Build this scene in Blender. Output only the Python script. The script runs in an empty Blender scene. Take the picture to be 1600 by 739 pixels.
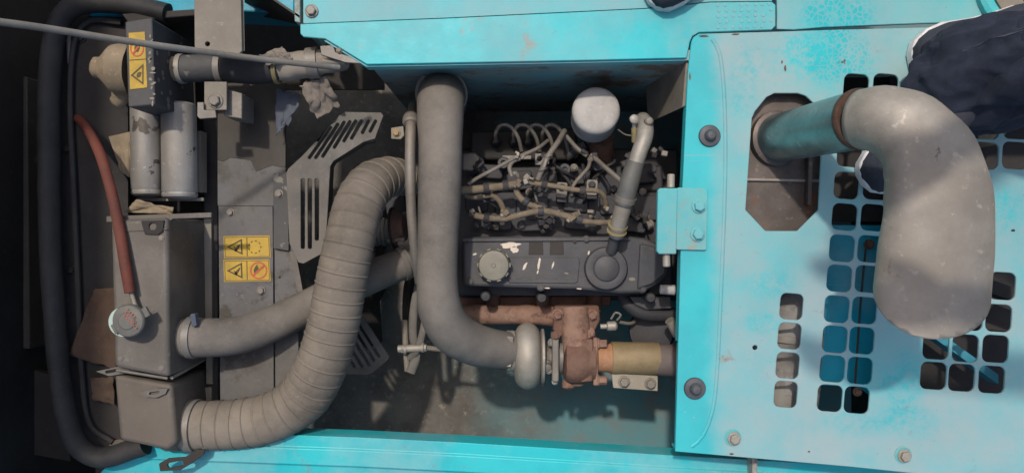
import bpy, bmesh, math, random
from mathutils import Vector, Matrix, noise
random.seed(7)
sc = bpy.context.scene
# ------------------------------------------------------------------ camera, sky, sun, exposure
CAMH, FPX = 1.44, 1155.0            # camera height above the cover sheet, focal length in photo pixels
cd = bpy.data.cameras.new('camera'); cam = bpy.data.objects.new('camera', cd); sc.collection.objects.link(cam)
cam.location = (0, 0, CAMH); cam.rotation_euler = (0, 0, 0)
cd.sensor_width = 36; cd.lens = 36 * FPX / 1600; cd.clip_start = .02; cd.clip_end = 200
sc.camera = cam
SUN = Vector((-.18, .45, 1)).normalized()
w = bpy.data.worlds.new('World'); sc.world = w; w.use_nodes = True
nt = w.node_tree; bg = nt.nodes['Background']
sky = nt.nodes.new('ShaderNodeTexSky'); sky.sky_type = 'NISHITA'; sky.sun_disc = False
sky.sun_elevation = math.asin(SUN.z); sky.sun_rotation = math.atan2(SUN.x, SUN.y)
sky.dust_density = 3
nt.links.new(sky.outputs[0], bg.inputs[0]); bg.inputs[1].default_value = .15
sl = bpy.data.lights.new('sun', 'SUN'); so = bpy.data.objects.new('sun', sl); sc.collection.objects.link(so)
sl.energy = 2.1; sl.angle = math.radians(2); sl.color = (1, .95, .88)
so.rotation_euler = SUN.to_track_quat('Z', 'Y').to_euler(); so.location = (0, 0, 4)
vs = sc.view_settings; vs.view_transform = 'Standard'; vs.look = 'None'; vs.exposure = .34; vs.gamma = 1

# ------------------------------------------------------------------ helpers
col = sc.collection
def S(z): return (CAMH - z) / FPX                      # metres per photo pixel at height z
def P(u, v, z): return Vector(((u - 800) * S(z), (369.5 - v) * S(z), z))
ORG = {}
def link(o, parent):
    col.objects.link(o)
    if parent is not None: o.parent = parent
    return o
def T(name, label, cat, at, group=None):               # an Empty at a thing's base
    o = bpy.data.objects.new(name, None); o.empty_display_size = .02; col.objects.link(o)
    o.location = P(*at); ORG[o.name] = P(*at)
    o['label'] = label; o['category'] = cat
    if group: o['group'] = group
    return o
def tag(o, label, cat, group=None):
    o['label'] = label; o['category'] = cat
    if group: o['group'] = group
    return o
def from_bm(name, bm, mat, parent=None, ang=35, bevel=0, seg=2, label=None, kind=None):
    me = bpy.data.meshes.new(name)
    if parent is not None:
        org = ORG[parent.name]
    else:
        cs = [v.co for v in bm.verts]; org = Vector(((min(c.x for c in cs) + max(c.x for c in cs)) / 2, (min(c.y for c in cs) + max(c.y for c in cs)) / 2, min(c.z for c in cs)))
    bmesh.ops.translate(bm, verts=bm.verts, vec=-org)
    bmesh.ops.recalc_face_normals(bm, faces=bm.faces)
    bm.to_mesh(me); bm.free()
    me.materials.append(mat)
    me.shade_smooth(); me.set_sharp_from_angle(angle=math.radians(ang))
    o = bpy.data.objects.new(name, me); link(o, parent); ORG[o.name] = org
    if parent is None: o.location = org
    if bevel:
        b = o.modifiers.new('bevel', 'BEVEL'); b.width = bevel; b.segments = seg; b.limit_method = 'ANGLE'; b.angle_limit = math.radians(40); b.harden_normals = False
    if label: o['label'] = label
    if kind: o['kind'] = kind
    return o
def rr(cx, cy, w_, h_, r, rot=0, n=4):
    out = []; c, s = math.cos(rot), math.sin(rot)
    for qx, qy, a0 in ((1, 1, 0), (-1, 1, 90), (-1, -1, 180), (1, -1, 270)):
        for k in range(n + 1):
            a = math.radians(a0 + 90 * k / n)
            x = qx * (w_ / 2 - r) + r * math.cos(a); y = qy * (h_ / 2 - r) + r * math.sin(a)
            out.append((cx + x * c - y * s, cy + x * s + y * c))
    return out
def circ(cx, cy, r, n=24, ry=None): return [(cx + r * math.cos(2 * math.pi * k / n), cy + (ry or r) * math.sin(2 * math.pi * k / n)) for k in range(n)]
def slot(x0, y0, x1, y1, wd):
    d = math.hypot(x1 - x0, y1 - y0); a = math.atan2(y1 - y0, x1 - x0)
    return rr((x0 + x1) / 2, (y0 + y1) / 2, d + wd * .6, wd, wd * .35, a, 2)
def fill(bm, loops):                                   # loops of 3-D points, coplanar; first outer, others holes
    edges = []
    for lp in loops:
        vv = [bm.verts.new(p) for p in lp]
        for i in range(len(vv)): edges.append(bm.edges.new((vv[i], vv[(i + 1) % len(vv)])))
    if len(loops) == 1:
        return [bm.faces.new([e.verts[0] for e in edges])] if False else [bm.faces.new(vv)]
    return [g for g in bmesh.ops.triangle_fill(bm, use_beauty=True, use_dissolve=False, edges=edges)['geom'] if isinstance(g, bmesh.types.BMFace)]
def plate3(name, loops, vec, mat, parent=None, **k):   # extrude a plane outline by a vector
    bm = bmesh.new(); f = fill(bm, loops)
    g = bmesh.ops.extrude_face_region(bm, geom=f)
    bmesh.ops.translate(bm, verts=[x for x in g['geom'] if isinstance(x, bmesh.types.BMVert)], vec=vec)
    return from_bm(name, bm, mat, parent, **k)
def prism(name, poly, zt, zb, mat, parent=None, holes=(), **k):   # outline in photo pixels read at height zt, upright sides
    loops = [[P(u, v, zt) for u, v in lp] for lp in [poly] + list(holes)]
    return plate3(name, loops, Vector((0, 0, zb - zt)), mat, parent, **k)
def frame_of(d):
    d = d.normalized(); a = Vector((0, 0, 1)) if abs(d.z) < .9 else Vector((0, 1, 0))
    x = d.cross(a).normalized(); return x, d.cross(x).normalized()
def sweep(name, pr, mat, parent=None, n=20, step=.006, mod=None, cap=True, flat=1, **k):
    """pr: [(Vector, radius)], smooth spline through them; mod(s, L, angle) changes the radius"""
    pts = [p for p, r in pr]; rad = [r for p, r in pr]
    fine = []
    if len(pts) == 2:
        m = max(2, int((pts[1] - pts[0]).length / step))
        fine = [(pts[0].lerp(pts[1], i / m), rad[0] + (rad[1] - rad[0]) * i / m) for i in range(m + 1)]
    else:
        for i in range(len(pts) - 1):
            p0 = pts[i - 1] if i else pts[0] * 2 - pts[1]; p1, p2 = pts[i], pts[i + 1]
            p3 = pts[i + 2] if i + 2 < len(pts) else p2 * 2 - p1
            m = max(2, int((p2 - p1).length / step))
            for j in range(m):
                t = j / m
                q = .5 * (2 * p1 + (p2 - p0) * t + (2 * p0 - 5 * p1 + 4 * p2 - p3) * t * t + (3 * p1 - p0 - 3 * p2 + p3) * t ** 3)
                tt = t * t * (3 - 2 * t)
                fine.append((q, rad[i] + (rad[i + 1] - rad[i]) * tt))
        fine.append((pts[-1], rad[-1]))
    L = [0]
    for i in range(1, len(fine)): L.append(L[-1] + (fine[i][0] - fine[i - 1][0]).length)
    bm = bmesh.new(); rings = []; x = None
    for i, (q, r) in enumerate(fine):
        d = (fine[min(i + 1, len(fine) - 1)][0] - fine[max(i - 1, 0)][0]).normalized()
        if x is None: x, y = frame_of(d)
        else: x = (x - d * x.dot(d)).normalized()
        y = d.cross(x)
        ring = []
        for a in range(n):
            an = 2 * math.pi * a / n
            rr_ = r + (mod(L[i], L[-1], an) if mod else 0)
            ring.append(bm.verts.new(q + x * math.cos(an) * rr_ + y * math.sin(an) * rr_ * flat))
        rings.append(ring)
    for i in range(len(rings) - 1):
        for a in range(n): bm.faces.new((rings[i][a], rings[i][(a + 1) % n], rings[i + 1][(a + 1) % n], rings[i + 1][a]))
    if cap:
        bm.faces.new(rings[0]); bm.faces.new(rings[-1])
    return from_bm(name, bm, mat, parent, **k)
def tube(name, px, mat, parent=None, **k):             # px: (u, v, z, width in photo pixels)
    return sweep(name, [(P(u, v, z), wd / 2 * S(z)) for u, v, z, wd in px], mat, parent, **k)
def lathe(name, base, axis, prof, mat, parent=None, n=28, lump=0, **k):   # prof: (radius, distance along axis)
    x, y = frame_of(axis); d = axis.normalized(); bm = bmesh.new(); rings = []
    for r, t in prof:
        rings.append([bm.verts.new(base + d * t + (x * math.cos(2 * math.pi * a / n) + y * math.sin(2 * math.pi * a / n)) * max(r, 1e-5)) for a in range(n)])
    for i in range(len(rings) - 1):
        for a in range(n): bm.faces.new((rings[i][a], rings[i][(a + 1) % n], rings[i + 1][(a + 1) % n], rings[i + 1][a]))
    bm.faces.new(rings[0]); bm.faces.new(rings[-1])
    if lump:
        for v in bm.verts: v.co += noise.noise_vector(v.co * 30) * lump
    return from_bm(name, bm, mat, parent, **k)
def boxm(name, c, size, mat, parent=None, rot=(0, 0, 0), **k):
    bm = bmesh.new(); bmesh.ops.create_cube(bm, size=1)
    M_ = Matrix.Translation(c) @ __import__('mathutils').Euler(rot).to_matrix().to_4x4() @ Matrix.Diagonal((*size, 1))
    bmesh.ops.transform(bm, matrix=M_, verts=bm.verts)
    return from_bm(name, bm, mat, parent, **k)
_bolt = {}
def bolt(u, v, z, wd, mat, parent, axis=(0, 0, 1), name='bolt', tall=.55):
    key = (mat.name, tall)
    if key not in _bolt:                               # hex head on a flanged washer, unit radius, base at 0
        bm = bmesh.new()
        def ring(r, h, n, a0=0): return [bm.verts.new((r * math.cos(2 * math.pi * k / n + a0), r * math.sin(2 * math.pi * k / n + a0), h)) for k in range(n)]
        A = ring(1, -.3, 18); B = ring(1, .12, 18); C = ring(.92, .18, 18)
        for a_, b_ in ((A, B), (B, C)):
            for k in range(18): bm.faces.new((a_[k], a_[(k + 1) % 18], b_[(k + 1) % 18], b_[k]))
        bm.faces.new(C)
        D = ring(.74, .16, 6); E = ring(.74, .18 + tall - .08, 6); F = ring(.62, .18 + tall, 6)
        for a_, b_ in ((D, E), (E, F)):
            for k in range(6): bm.faces.new((a_[k], a_[(k + 1) % 6], b_[(k + 1) % 6], b_[k]))
        bm.faces.new(F); bmesh.ops.recalc_face_normals(bm, faces=bm.faces)
        me = bpy.data.meshes.new('bolt'); bm.to_mesh(me); bm.free(); me.materials.append(mat)
        me.shade_smooth(); me.set_sharp_from_angle(angle=math.radians(30)); _bolt[key] = me
    o = bpy.data.objects.new(name, _bolt[key]); r = wd / 2 * S(z)
    pos = P(u, v, z)
    o.location = pos - (ORG[parent.name] if parent is not None else Vector())
    q = Vector(axis).to_track_quat('Z', 'Y') @ __import__('mathutils').Euler((0, 0, random.uniform(0, 1))).to_quaternion()
    o.rotation_euler = q.to_euler(); o.scale = (r, r, r)
    return link(o, parent)
def clampring(u, v, z, d, wd, mat, parent, band=.012, name='hose_clamp'):   # worm clamp round a hose of width wd px, axis d
    R = wd / 2 * S(z); d = Vector(d).normalized(); c = P(u, v, z)
    o = lathe(name, c - d * band / 2, d, [(R, 0), (R + .0025, 0), (R + .003, band * .2), (R + .0022, band * .5), (R + .003, band * .8), (R + .0025, band), (R, band)], mat, parent, n=32)
    return o

# ------------------------------------------------------------------ materials
def lin(h):
    h = h.lstrip('#'); c = [int(h[i:i + 2], 16) / 255 for i in (0, 2, 4)]
    return tuple(x / 12.92 if x <= .04045 else ((x + .055) / 1.055) ** 2.4 for x in c)
class NT:
    def __init__(s, name):
        s.m = bpy.data.materials.new(name); s.m.use_nodes = True; s.t = s.m.node_tree; s.b = s.t.nodes['Principled BSDF']
        s.pos = s.n('ShaderNodeNewGeometry')
    def n(s, ty, **kw):
        x = s.t.nodes.new(ty)
        for k, v in kw.items(): setattr(x, k, v)
        return x
    def l(s, a, b): s.t.links.new(a, b)
    def noise(s, scale, detail=6, rough=.6, off=0, sx=(1, 1, 1)):
        mp = s.n('ShaderNodeMapping'); s.l(s.pos.outputs['Position'], mp.inputs[0]); mp.inputs['Location'].default_value = (off, off * 1.7, off * .6); mp.inputs['Scale'].default_value = sx
        x = s.n('ShaderNodeTexNoise'); s.l(mp.outputs[0], x.inputs['Vector']); x.inputs['Scale'].default_value = scale; x.inputs['Detail'].default_value = detail; x.inputs['Roughness'].default_value = rough
        return x.outputs[0]
    def step(s, v, a, b):
        x = s.n('ShaderNodeMapRange'); x.interpolation_type = 'SMOOTHSTEP'; s.l(v, x.inputs[0]); x.inputs[1].default_value = a; x.inputs[2].default_value = b
        return x.outputs[0]
    def math(s, op, a, b=0.0, clamp=False):
        x = s.n('ShaderNodeMath', operation=op, use_clamp=clamp)
        for i, v in enumerate((a, b)):
            if isinstance(v, (int, float)): x.inputs[i].default_value = v
            else: s.l(v, x.inputs[i])
        return x.outputs[0]
    def mix(s, f, a, b):
        x = s.n('ShaderNodeMix', data_type='RGBA')
        if isinstance(f, (int, float)): x.inputs[0].default_value = f
        else: s.l(f, x.inputs[0])
        for i, v in ((6, a), (7, b)):
            if isinstance(v, tuple): x.inputs[i].default_value = (*v[:3], 1)
            else: s.l(v, x.inputs[i])
        return x.outputs[2]
    def blob(s, x0, y0, rx, ry, edge=.5):
        mp = s.n('ShaderNodeVectorMath', operation='SUBTRACT'); s.l(s.pos.outputs['Position'], mp.inputs[0]); mp.inputs[1].default_value = (x0, y0, 0)
        m2 = s.n('ShaderNodeVectorMath', operation='MULTIPLY'); s.l(mp.outputs[0], m2.inputs[0]); m2.inputs[1].default_value = (1 / rx, 1 / ry, 0)
        ln = s.n('ShaderNodeVectorMath', operation='LENGTH'); s.l(m2.outputs[0], ln.inputs[0])
        return s.step(ln.outputs['Value'], 1, edge)
def MAT(name, c, c2=None, dust='#8d8378', dust_amt=.35, rough=.6, metal=0., scale=14, bump=.15, bscale=160, rust=None, rust_amt=.0, chips=None, chip_amt=0, sx=(1, 1, 1), off=0, spec=.4):
    N = NT(name); c = lin(c); c2 = lin(c2) if c2 else tuple(x * .6 for x in c)
    base = N.mix(N.step(N.noise(scale, 8, .65, off, sx), .35, .68), c, c2)
    if rust: base = N.mix(N.step(N.noise(scale * 1.6, 10, .7, off + 3, sx), .68 - rust_amt * .35, .74 - rust_amt * .3), base, N.mix(N.noise(90, 4), lin(rust), tuple(x * .45 for x in lin(rust))))
    if chips: base = N.mix(N.step(N.noise(scale * 3, 5, .55, off + 9), .70 - chip_amt * .3, .715 - chip_amt * .3), base, lin(chips))
    base = N.mix(N.math('MULTIPLY', N.step(N.noise(scale * .9, 10, .75, off + 13, sx), .46, .66), .55), base, tuple(x * .45 for x in c))
    base = N.mix(N.math('MULTIPLY', N.step(N.noise(scale * 9, 4, .6, off + 17), .6, .72), .4), base, tuple(min(1, x * 1.7 + .02) for x in c))
    sep = N.n('ShaderNodeSeparateXYZ'); N.l(N.pos.outputs['Normal'], sep.inputs[0])
    up = N.math('MULTIPLY', N.math('ADD', sep.outputs[2], .25), .8, True)
    dn = N.math('MULTIPLY', N.math('ADD', N.step(N.noise(scale * .5, 9, .7, off + 5), .25, .75), N.math('MULTIPLY', N.noise(220, 3), .25)), dust_amt)
    dm = N.math('MULTIPLY', dn, N.math('ADD', N.math('MULTIPLY', up, .8), .35), True)
    base = N.mix(dm, base, lin(dust))
    N.l(base, N.b.inputs['Base Color']); N.b.inputs['Metallic'].default_value = metal
    rg = N.math('ADD', N.math('MULTIPLY', N.noise(scale * 2, 6, .6, off + 2), .25), N.math('ADD', N.math('MULTIPLY', dm, .3), rough - .12), True)
    N.l(rg, N.b.inputs['Roughness']); N.b.inputs['Specular IOR Level'].default_value = spec
    bp = N.n('ShaderNodeBump'); bp.inputs['Strength'].default_value = bump; bp.inputs['Distance'].default_value = .002
    N.l(N.math('ADD', N.noise(bscale, 5, .65, off + 1), N.math('MULTIPLY', N.noise(scale * 2, 4, .5, off + 7), 1.5)), bp.inputs['Height']); N.l(bp.outputs[0], N.b.inputs['Normal'])
    return N.m
def CYAN(name, dust_bias, clean=(), strip=None, dustc='#93a6a5', amt=.85, rustc='#8a5a42', paint='#2cadb0', paint2='#259fa4', rust_lim=.63):
    N = NT(name)
    base = N.mix(N.step(N.noise(5, 6), .35, .65), lin(paint), lin(paint2))
    d = N.math('ADD', N.math('MULTIPLY', N.step(N.noise(4.5, 8, .62), .25, .7), .7), N.math('ADD', N.math('MULTIPLY', N.noise(60, 5, .7), .35), dust_bias))
    if strip:                                          # a wiped band left of a bead, with a ragged rim
        sp = N.n('ShaderNodeSeparateXYZ'); N.l(N.pos.outputs['Position'], sp.inputs[0])
        xx = N.math('ADD', sp.outputs[0], N.math('MULTIPLY', N.math('SUBTRACT', N.noise(14, 5), .5), .06))
        d = N.math('MULTIPLY', d, N.math('ADD', N.step(xx, strip[0], strip[1]), .12))
    for (u, v, ru, rv, cell) in clean:
        p = P(u, v, 0); b = N.blob(p.x, p.y, ru * S(0), rv * S(0), .45)
        if cell:
            vo = N.n('ShaderNodeTexVoronoi', feature='DISTANCE_TO_EDGE'); N.l(N.pos.outputs['Position'], vo.inputs['Vector']); vo.inputs['Scale'].default_value = 95
            b = N.math('MULTIPLY', b, N.math('MULTIPLY', N.step(vo.outputs['Distance'], -.02, .25), N.step(N.noise(22, 3), .3, .5)))
        else: b = N.math('MULTIPLY', b, N.step(N.noise(60, 8, .75), .38, .68))
        d = N.math('SUBTRACT', d, N.math('MULTIPLY', b, .62))
    d = N.math('MULTIPLY', d, amt, True)
    base = N.mix(d, base, N.mix(N.noise(3, 5), lin(dustc), lin('#869998')))
    base = N.mix(N.math('MULTIPLY', N.step(N.noise(11, 9, .72, 4), rust_lim, rust_lim + .09), .75), base, lin(rustc))
    base = N.mix(N.step(N.noise(26, 6, .6, 8), .735, .75), base, lin('#5a4a44'))
    scr = N.math('MULTIPLY', N.step(N.noise(2.4, 3, .5, 21, (1, 55, 1)), .66, .70), N.step(N.noise(9, 3, .5, 33), .5, .6))
    scr2 = N.math('MULTIPLY', N.step(N.noise(2.0, 3, .5, 41, (70, 3, 1)), .68, .71), N.step(N.noise(8, 3, .5, 53), .5, .6))
    base = N.mix(N.math('MULTIPLY', N.math('MAXIMUM', scr, scr2), .35), base, lin('#7d9ea0'))
    base = N.mix(N.math('MULTIPLY', N.step(N.noise(120, 3, .5, 61), .70, .74), .5), base, lin('#5d7f82'))
    N.l(base, N.b.inputs['Base Color'])
    N.l(N.math('ADD', N.math('MULTIPLY', d, .4), N.math('ADD', N.math('MULTIPLY', N.noise(30, 5), .2), .3)), N.b.inputs['Roughness']); N.b.inputs['Specular IOR Level'].default_value = .3
    bp = N.n('ShaderNodeBump'); bp.inputs['Strength'].default_value = .12; bp.inputs['Distance'].default_value = .002
    N.l(N.math('ADD', N.noise(140, 4), N.math('MULTIPLY', N.noise(7, 3), 3)), bp.inputs['Height']); N.l(bp.outputs[0], N.b.inputs['Normal'])
    return N.m
FOOT = [(1310, 20, 75, 45, 1), (1315, 95, 75, 60, 1), (1270, 75, 70, 50, 0), (1225, 95, 70, 60, 0), (1200, 445, 55, 28, 0), (1195, 505, 50, 22, 0), (1410, 600, 45, 60, 0), (1420, 660, 70, 40, 0), (1160, 130, 30, 90, 0), (1330, 660, 60, 30, 0), (1570, 330, 40, 50, 0)]
xs = P(1128, 0, 0).x
M = {
 'hood': CYAN('cyan_cover_paint', .2, FOOT, (xs - .035, xs + .02)),
 'beam': CYAN('cyan_beam_paint', -.3, [], None, '#9aa39c', rustc='#8d8579', rust_lim=.57),
 'hinge': CYAN('rust_stained_cyan_paint', -.35, [], None, '#a8957f', rustc='#9a8068', rust_lim=.54),
 'beam_dull': CYAN('dull_cyan_paint', .1, [], None, '#8fa6a8'),
 'deck': CYAN('cyan_deck_paint', .0, FOOT),
 'rail': CYAN('cyan_rail_paint', -.45, [], None, '#a9b7b4'),
 'wall': CYAN('dirty_teal_wall_paint', .3, [], None, '#a08f7b', amt=.8, rustc='#7d5840', rust_lim=.5, paint='#3fa3a8', paint2='#2f8a90'),
 'inner': CYAN('cyan_inner_sheet', -.55, [], None, '#7fa3a8', paint='#1690a6', paint2='#137f94'),
 'hose': MAT('dusty_grey_rubber_hose', '#565049', '#3e3a35', '#847b70', .75, .75, scale=7, bump=.3),
 'corr': MAT('dusty_tan_rubber_hose', '#5f574e', '#443d35', '#8a7e6f', .8, .8, scale=7, bump=.2),
 'rubber': MAT('black_rubber', '#232324', '#171718', '#57504a', .35, .7, scale=12),
 'seal': MAT('black_seal_rubber', '#1f2022', '#121213', '#4d4842', .5, .65, scale=10, bump=.3),
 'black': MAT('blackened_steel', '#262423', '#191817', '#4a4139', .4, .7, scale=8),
 'dark': MAT('dark_engine_paint', '#2d2e33', '#222328', '#4d4640', .4, .55, scale=16, bump=.2),
 'cover': MAT('charcoal_cover_paint', '#37383d', '#2b2c30', '#5d5750', .5, .5, scale=12, bump=.25),
 'steel': MAT('dull_grey_steel', '#7f7b76', '#5d5a56', '#8e8272', .55, .5, metal=.35, scale=10),
 'alu': MAT('dusty_cast_aluminium', '#a39f96', '#858178', '#9a8c78', .55, .5, metal=.4, scale=12, bump=.15),
 'tank': MAT('dusty_tank_metal', '#76716a', '#57524c', '#6b6257', .6, .5, metal=.35, scale=7, rust='#6b4e33', rust_amt=.1),
 'tank2': MAT('brown_dusty_tank_metal', '#6a6259', '#544d45', '#71665a', .7, .55, metal=.3, scale=7),
 'shroud': MAT('dusty_shroud_steel', '#5c5c5f', '#3f4043', '#70695f', .65, .6, metal=.15, scale=9, rust='#352f29', rust_amt=.45),
 'oil_shade': MAT('oil_and_shade_steel', '#3a352f', '#292521', '#544b40', .5, .6, scale=8, rust='#55504a', rust_amt=.15),  # oily brown steel, dark enough to carry painted shade on the shroud
 'guard': MAT('dusty_fan_guard_steel', '#635f59', '#474440', '#776f64', .6, .6, metal=.15, scale=10),
 'silver': MAT('flaking_silver_paint', '#aaa7a1', '#85817a', '#7d705f', .5, .5, metal=.3, scale=8, chips='#2b2826', chip_amt=.2, sx=(1, .4, 1)),
 'boxgrey': MAT('dark_grey_box_paint', '#3c3e43', '#2c2e32', '#5f594f', .45, .6, scale=9, chips='#7d776b', chip_amt=.2),
 'plate': MAT('dusty_beige_plate', '#7d766a', '#5f594f', '#8d8273', .6, .65, scale=8),
 'rust': MAT('rusted_cast_iron', '#5f4034', '#432c23', '#7d6354', .55, .85, scale=24, bump=.6, bscale=120, rust='#3a2019', rust_amt=.35),
 'rustpale': MAT('pale_rusted_iron', '#7d5c4c', '#5f4336', '#957a69', .55, .85, scale=26, bump=.6, bscale=120, rust='#4f2c20', rust_amt=.45),
 'sleeve': MAT('brassy_heat_sleeve', '#8d7650', '#725f40', '#9a8a70', .5, .55, metal=.3, scale=16, bump=.25),
 'orange': MAT('heat_orange_pipe', '#a8724a', '#8a5a3c', '#a58a70', .4, .75, scale=18, bump=.3),
 'pipebrown': MAT('burnt_brown_pipe', '#5d5150', '#4a403f', '#7a6c64', .5, .65, scale=14),
 'conduit': MAT('tan_dusty_conduit', '#685b48', '#4d4234', '#7f715e', .6, .8, scale=30, bump=.3),
 'line': MAT('grey_steel_line', '#6f6a62', '#524d47', '#8c8070', .5, .6, metal=.3, scale=30),
 'filter': MAT('white_filter_can', '#b3aea8', '#a29d97', '#988d80', .45, .55, scale=14),
 'red': MAT('faded_red_hose', '#74301f', '#57261c', '#5d463c', .5, .7, scale=14),
 'brown': MAT('brown_foam', '#4f3b2e', '#3b2c22', '#5d4d3f', .4, .95, scale=14, bump=.5),
 'tan': MAT('tan_foam', '#8a7860', '#6f604c', '#94846c', .4, .95, scale=14, bump=.4),
 'cloth': MAT('dirty_rag', '#7a6f63', '#5d544b', '#82776a', .4, .95, scale=20, bump=.5),
 'blueflap': MAT('grey_blue_plastic_flap', '#444c5c', '#363c48', '#5d5b58', .4, .6, scale=10),
 'yellow': MAT('yellow_label_film', '#c09a28', '#b08c24', '#8d7846', .45, .5, scale=20, bump=.03),
 'ink': MAT('black_label_ink', '#3a3326', '#3a3326', '#7d6a38', .3, .6, bump=0),
 'redink': MAT('red_label_ink', '#b8452f', '#b8452f', '#a8704a', .3, .6, bump=0),
 'bare': MAT('bare_chip_primer', '#c9bba8', '#b5a795', '#c0b09c', .3, .7, bump=.1),
 'floor': None,
 'jeans': MAT('navy_denim', '#232836', '#191d28', '#333846', .25, .95, scale=26, bump=.5, bscale=420),
 'shirt': MAT('grey_shirt_cloth', '#6d6f74', '#5d5f64', '#6d6f74', .1, .95),
 'skin': MAT('skin', '#a8785c', '#9c6c52', '#a8785c', 0, .6),
 'sole': MAT('white_shoe_sole', '#d6d0cc', '#c6bfba', '#b7aba0', .3, .6, scale=20),
 'shoe': MAT('dark_shoe_canvas', '#31343e', '#24262e', '#4a4a50', .3, .9, scale=30, bump=.4, bscale=400),
 'cap': MAT('dusty_cap_metal', '#6f6e69', '#5d5c57', '#7a746a', .5, .5, metal=.4, scale=14),
 'oilcap': MAT('worn_oil_cap', '#6e6a5f', '#55534b', '#8b8474', .6, .5, metal=.3, scale=18),
 'mint': MAT('pale_green_coating', '#a9bdb0', '#93a89c', '#a09a8c', .4, .6),
 'stack': MAT('weathered_stainless', '#9f978b', '#82796e', '#84796b', .5, .5, metal=.35, scale=7, rust='#6d5848', rust_amt=.16, bump=.1, chips='#5d5348', chip_amt=.06),
 'stackpipe': MAT('galvanised_pipe', '#8fa5a6', '#6d8080', '#85786a', .35, .3, metal=.85, scale=8, rust='#54443a', rust_amt=.15, bump=.05),
 'weld': MAT('brown_heat_tint_weld', '#5d4438', '#453129', '#6d5a4c', .3, .5, metal=.5, scale=30, bump=.5),
 'shield': MAT('heat_stained_shield', '#6f645d', '#4b433e', '#665c55', .45, .45, metal=.6, scale=9, rust='#8a5a34', rust_amt=.3),
 'flake': MAT('flaking_grey_muffler', '#85827c', '#6f6c67', '#7d756b', .4, .7, scale=18, chips='#6d6a66', chip_amt=.42, bump=.3),
 'yellowwire': MAT('yellow_wire_clip', '#82754c', '#6f633e', '#857a60', .5, .5),
 'bumper': MAT('grey_rubber_bumper', '#3d4048', '#31343b', '#6d6862', .35, .5, scale=20),
}
def floor_mat():
    N = NT('dusty_teal_belly_pan')
    sp = N.n('ShaderNodeSeparateXYZ'); N.l(N.pos.outputs['Position'], sp.inputs[0])
    x = N.math('ADD', sp.outputs[0], N.math('MULTIPLY', N.math('SUBTRACT', N.noise(5, 7, .65), .5), .7))
    k = N.step(x, -.22, .22)
    dirt = N.mix(N.step(N.noise(9, 9, .7), .3, .7), lin('#6a635a'), lin('#4d4740'))
    dirt = N.mix(N.step(N.noise(40, 6, .7), .55, .7), dirt, lin('#877a6b'))
    teal = N.mix(N.step(N.noise(12, 9, .7, 3), .4, .7), lin('#547c7e'), lin('#6b706c'))
    N.l(N.mix(k, dirt, teal), N.b.inputs['Base Color']); N.b.inputs['Roughness'].default_value = .85
    bp = N.n('ShaderNodeBump'); bp.inputs['Strength'].default_value = .3; bp.inputs['Distance'].default_value = .004
    N.l(N.math('ADD', N.noise(60, 6, .7), N.math('MULTIPLY', N.noise(9, 3), 2)), bp.inputs['Height']); N.l(bp.outputs[0], N.b.inputs['Normal'])
    return N.m
M['floor'] = floor_mat()
def creases(m):                                        # broad cloth creases on top of the fine weave
    t = m.node_tree; b = t.nodes['Principled BSDF']; g = [n for n in t.nodes if n.type == 'NEW_GEOMETRY'][0]; old = [n for n in t.nodes if n.type == 'BUMP'][0]
    mp = t.nodes.new('ShaderNodeMapping'); mp.inputs['Rotation'].default_value = (.3, .4, .7); mp.inputs['Scale'].default_value = (1.6, .7, 1); t.links.new(g.outputs['Position'], mp.inputs[0])
    n = t.nodes.new('ShaderNodeTexNoise'); n.inputs['Scale'].default_value = 6; n.inputs['Detail'].default_value = 1.5; n.inputs['Distortion'].default_value = .8; t.links.new(mp.outputs[0], n.inputs['Vector'])
    a = t.nodes.new('ShaderNodeMath'); a.operation = 'SUBTRACT'; a.inputs[1].default_value = .5; t.links.new(n.outputs[0], a.inputs[0])
    c = t.nodes.new('ShaderNodeMath'); c.operation = 'ABSOLUTE'; t.links.new(a.outputs[0], c.inputs[0])
    d = t.nodes.new('ShaderNodeMath'); d.operation = 'POWER'; d.inputs[1].default_value = .6; t.links.new(c.outputs[0], d.inputs[0])
    bp = t.nodes.new('ShaderNodeBump'); bp.inputs['Strength'].default_value = 1; bp.inputs['Distance'].default_value = .02; t.links.new(d.outputs[0], bp.inputs['Height']); t.links.new(old.outputs[0], bp.inputs['Normal']); t.links.new(bp.outputs[0], b.inputs['Normal'])
creases(M['jeans'])

# ------------------------------------------------------------------ the setting: bay floor and walls
def structure(o): o['kind'] = 'structure'; return o
FZ = -.6
bm = bmesh.new()
nx, ny = 60, 30
gv = [[bm.verts.new((-1.5 + 3.0 * i / nx, -.95 + 1.8 * j / ny, FZ + .012 * noise.noise(Vector((i * .35, j * .5, 2))))) for j in range(ny + 1)] for i in range(nx + 1)]
for i in range(nx):
    for j in range(ny): bm.faces.new((gv[i][j], gv[i + 1][j], gv[i + 1][j + 1], gv[i][j + 1]))
structure(from_bm('bay_floor', bm, M['floor'], None, ang=60))
structure(plate3('ground', [[Vector((-40, -40, -1.9)), Vector((40, -40, -1.9)), Vector((40, 40, -1.9)), Vector((-40, 40, -1.9))]], Vector((0, 0, -.1)), M['plate']))
yw = P(0, 97, 0).y
structure(plate3('bay_wall_back', [[Vector((-.285, yw + .004, -.004)), Vector((1.5, yw + .004, -.004)), Vector((1.5, yw + .004, FZ)), Vector((-.285, yw + .004, FZ))]], Vector((0, .02, 0)), M['wall']))
structure(plate3('bay_wall_left', [[Vector((-1.15, .8, .0)), Vector((-1.15, -.9, .0)), Vector((-1.15, -.9, FZ)), Vector((-1.15, .8, FZ))]], Vector((-.02, 0, 0)), M['black']))
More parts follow.
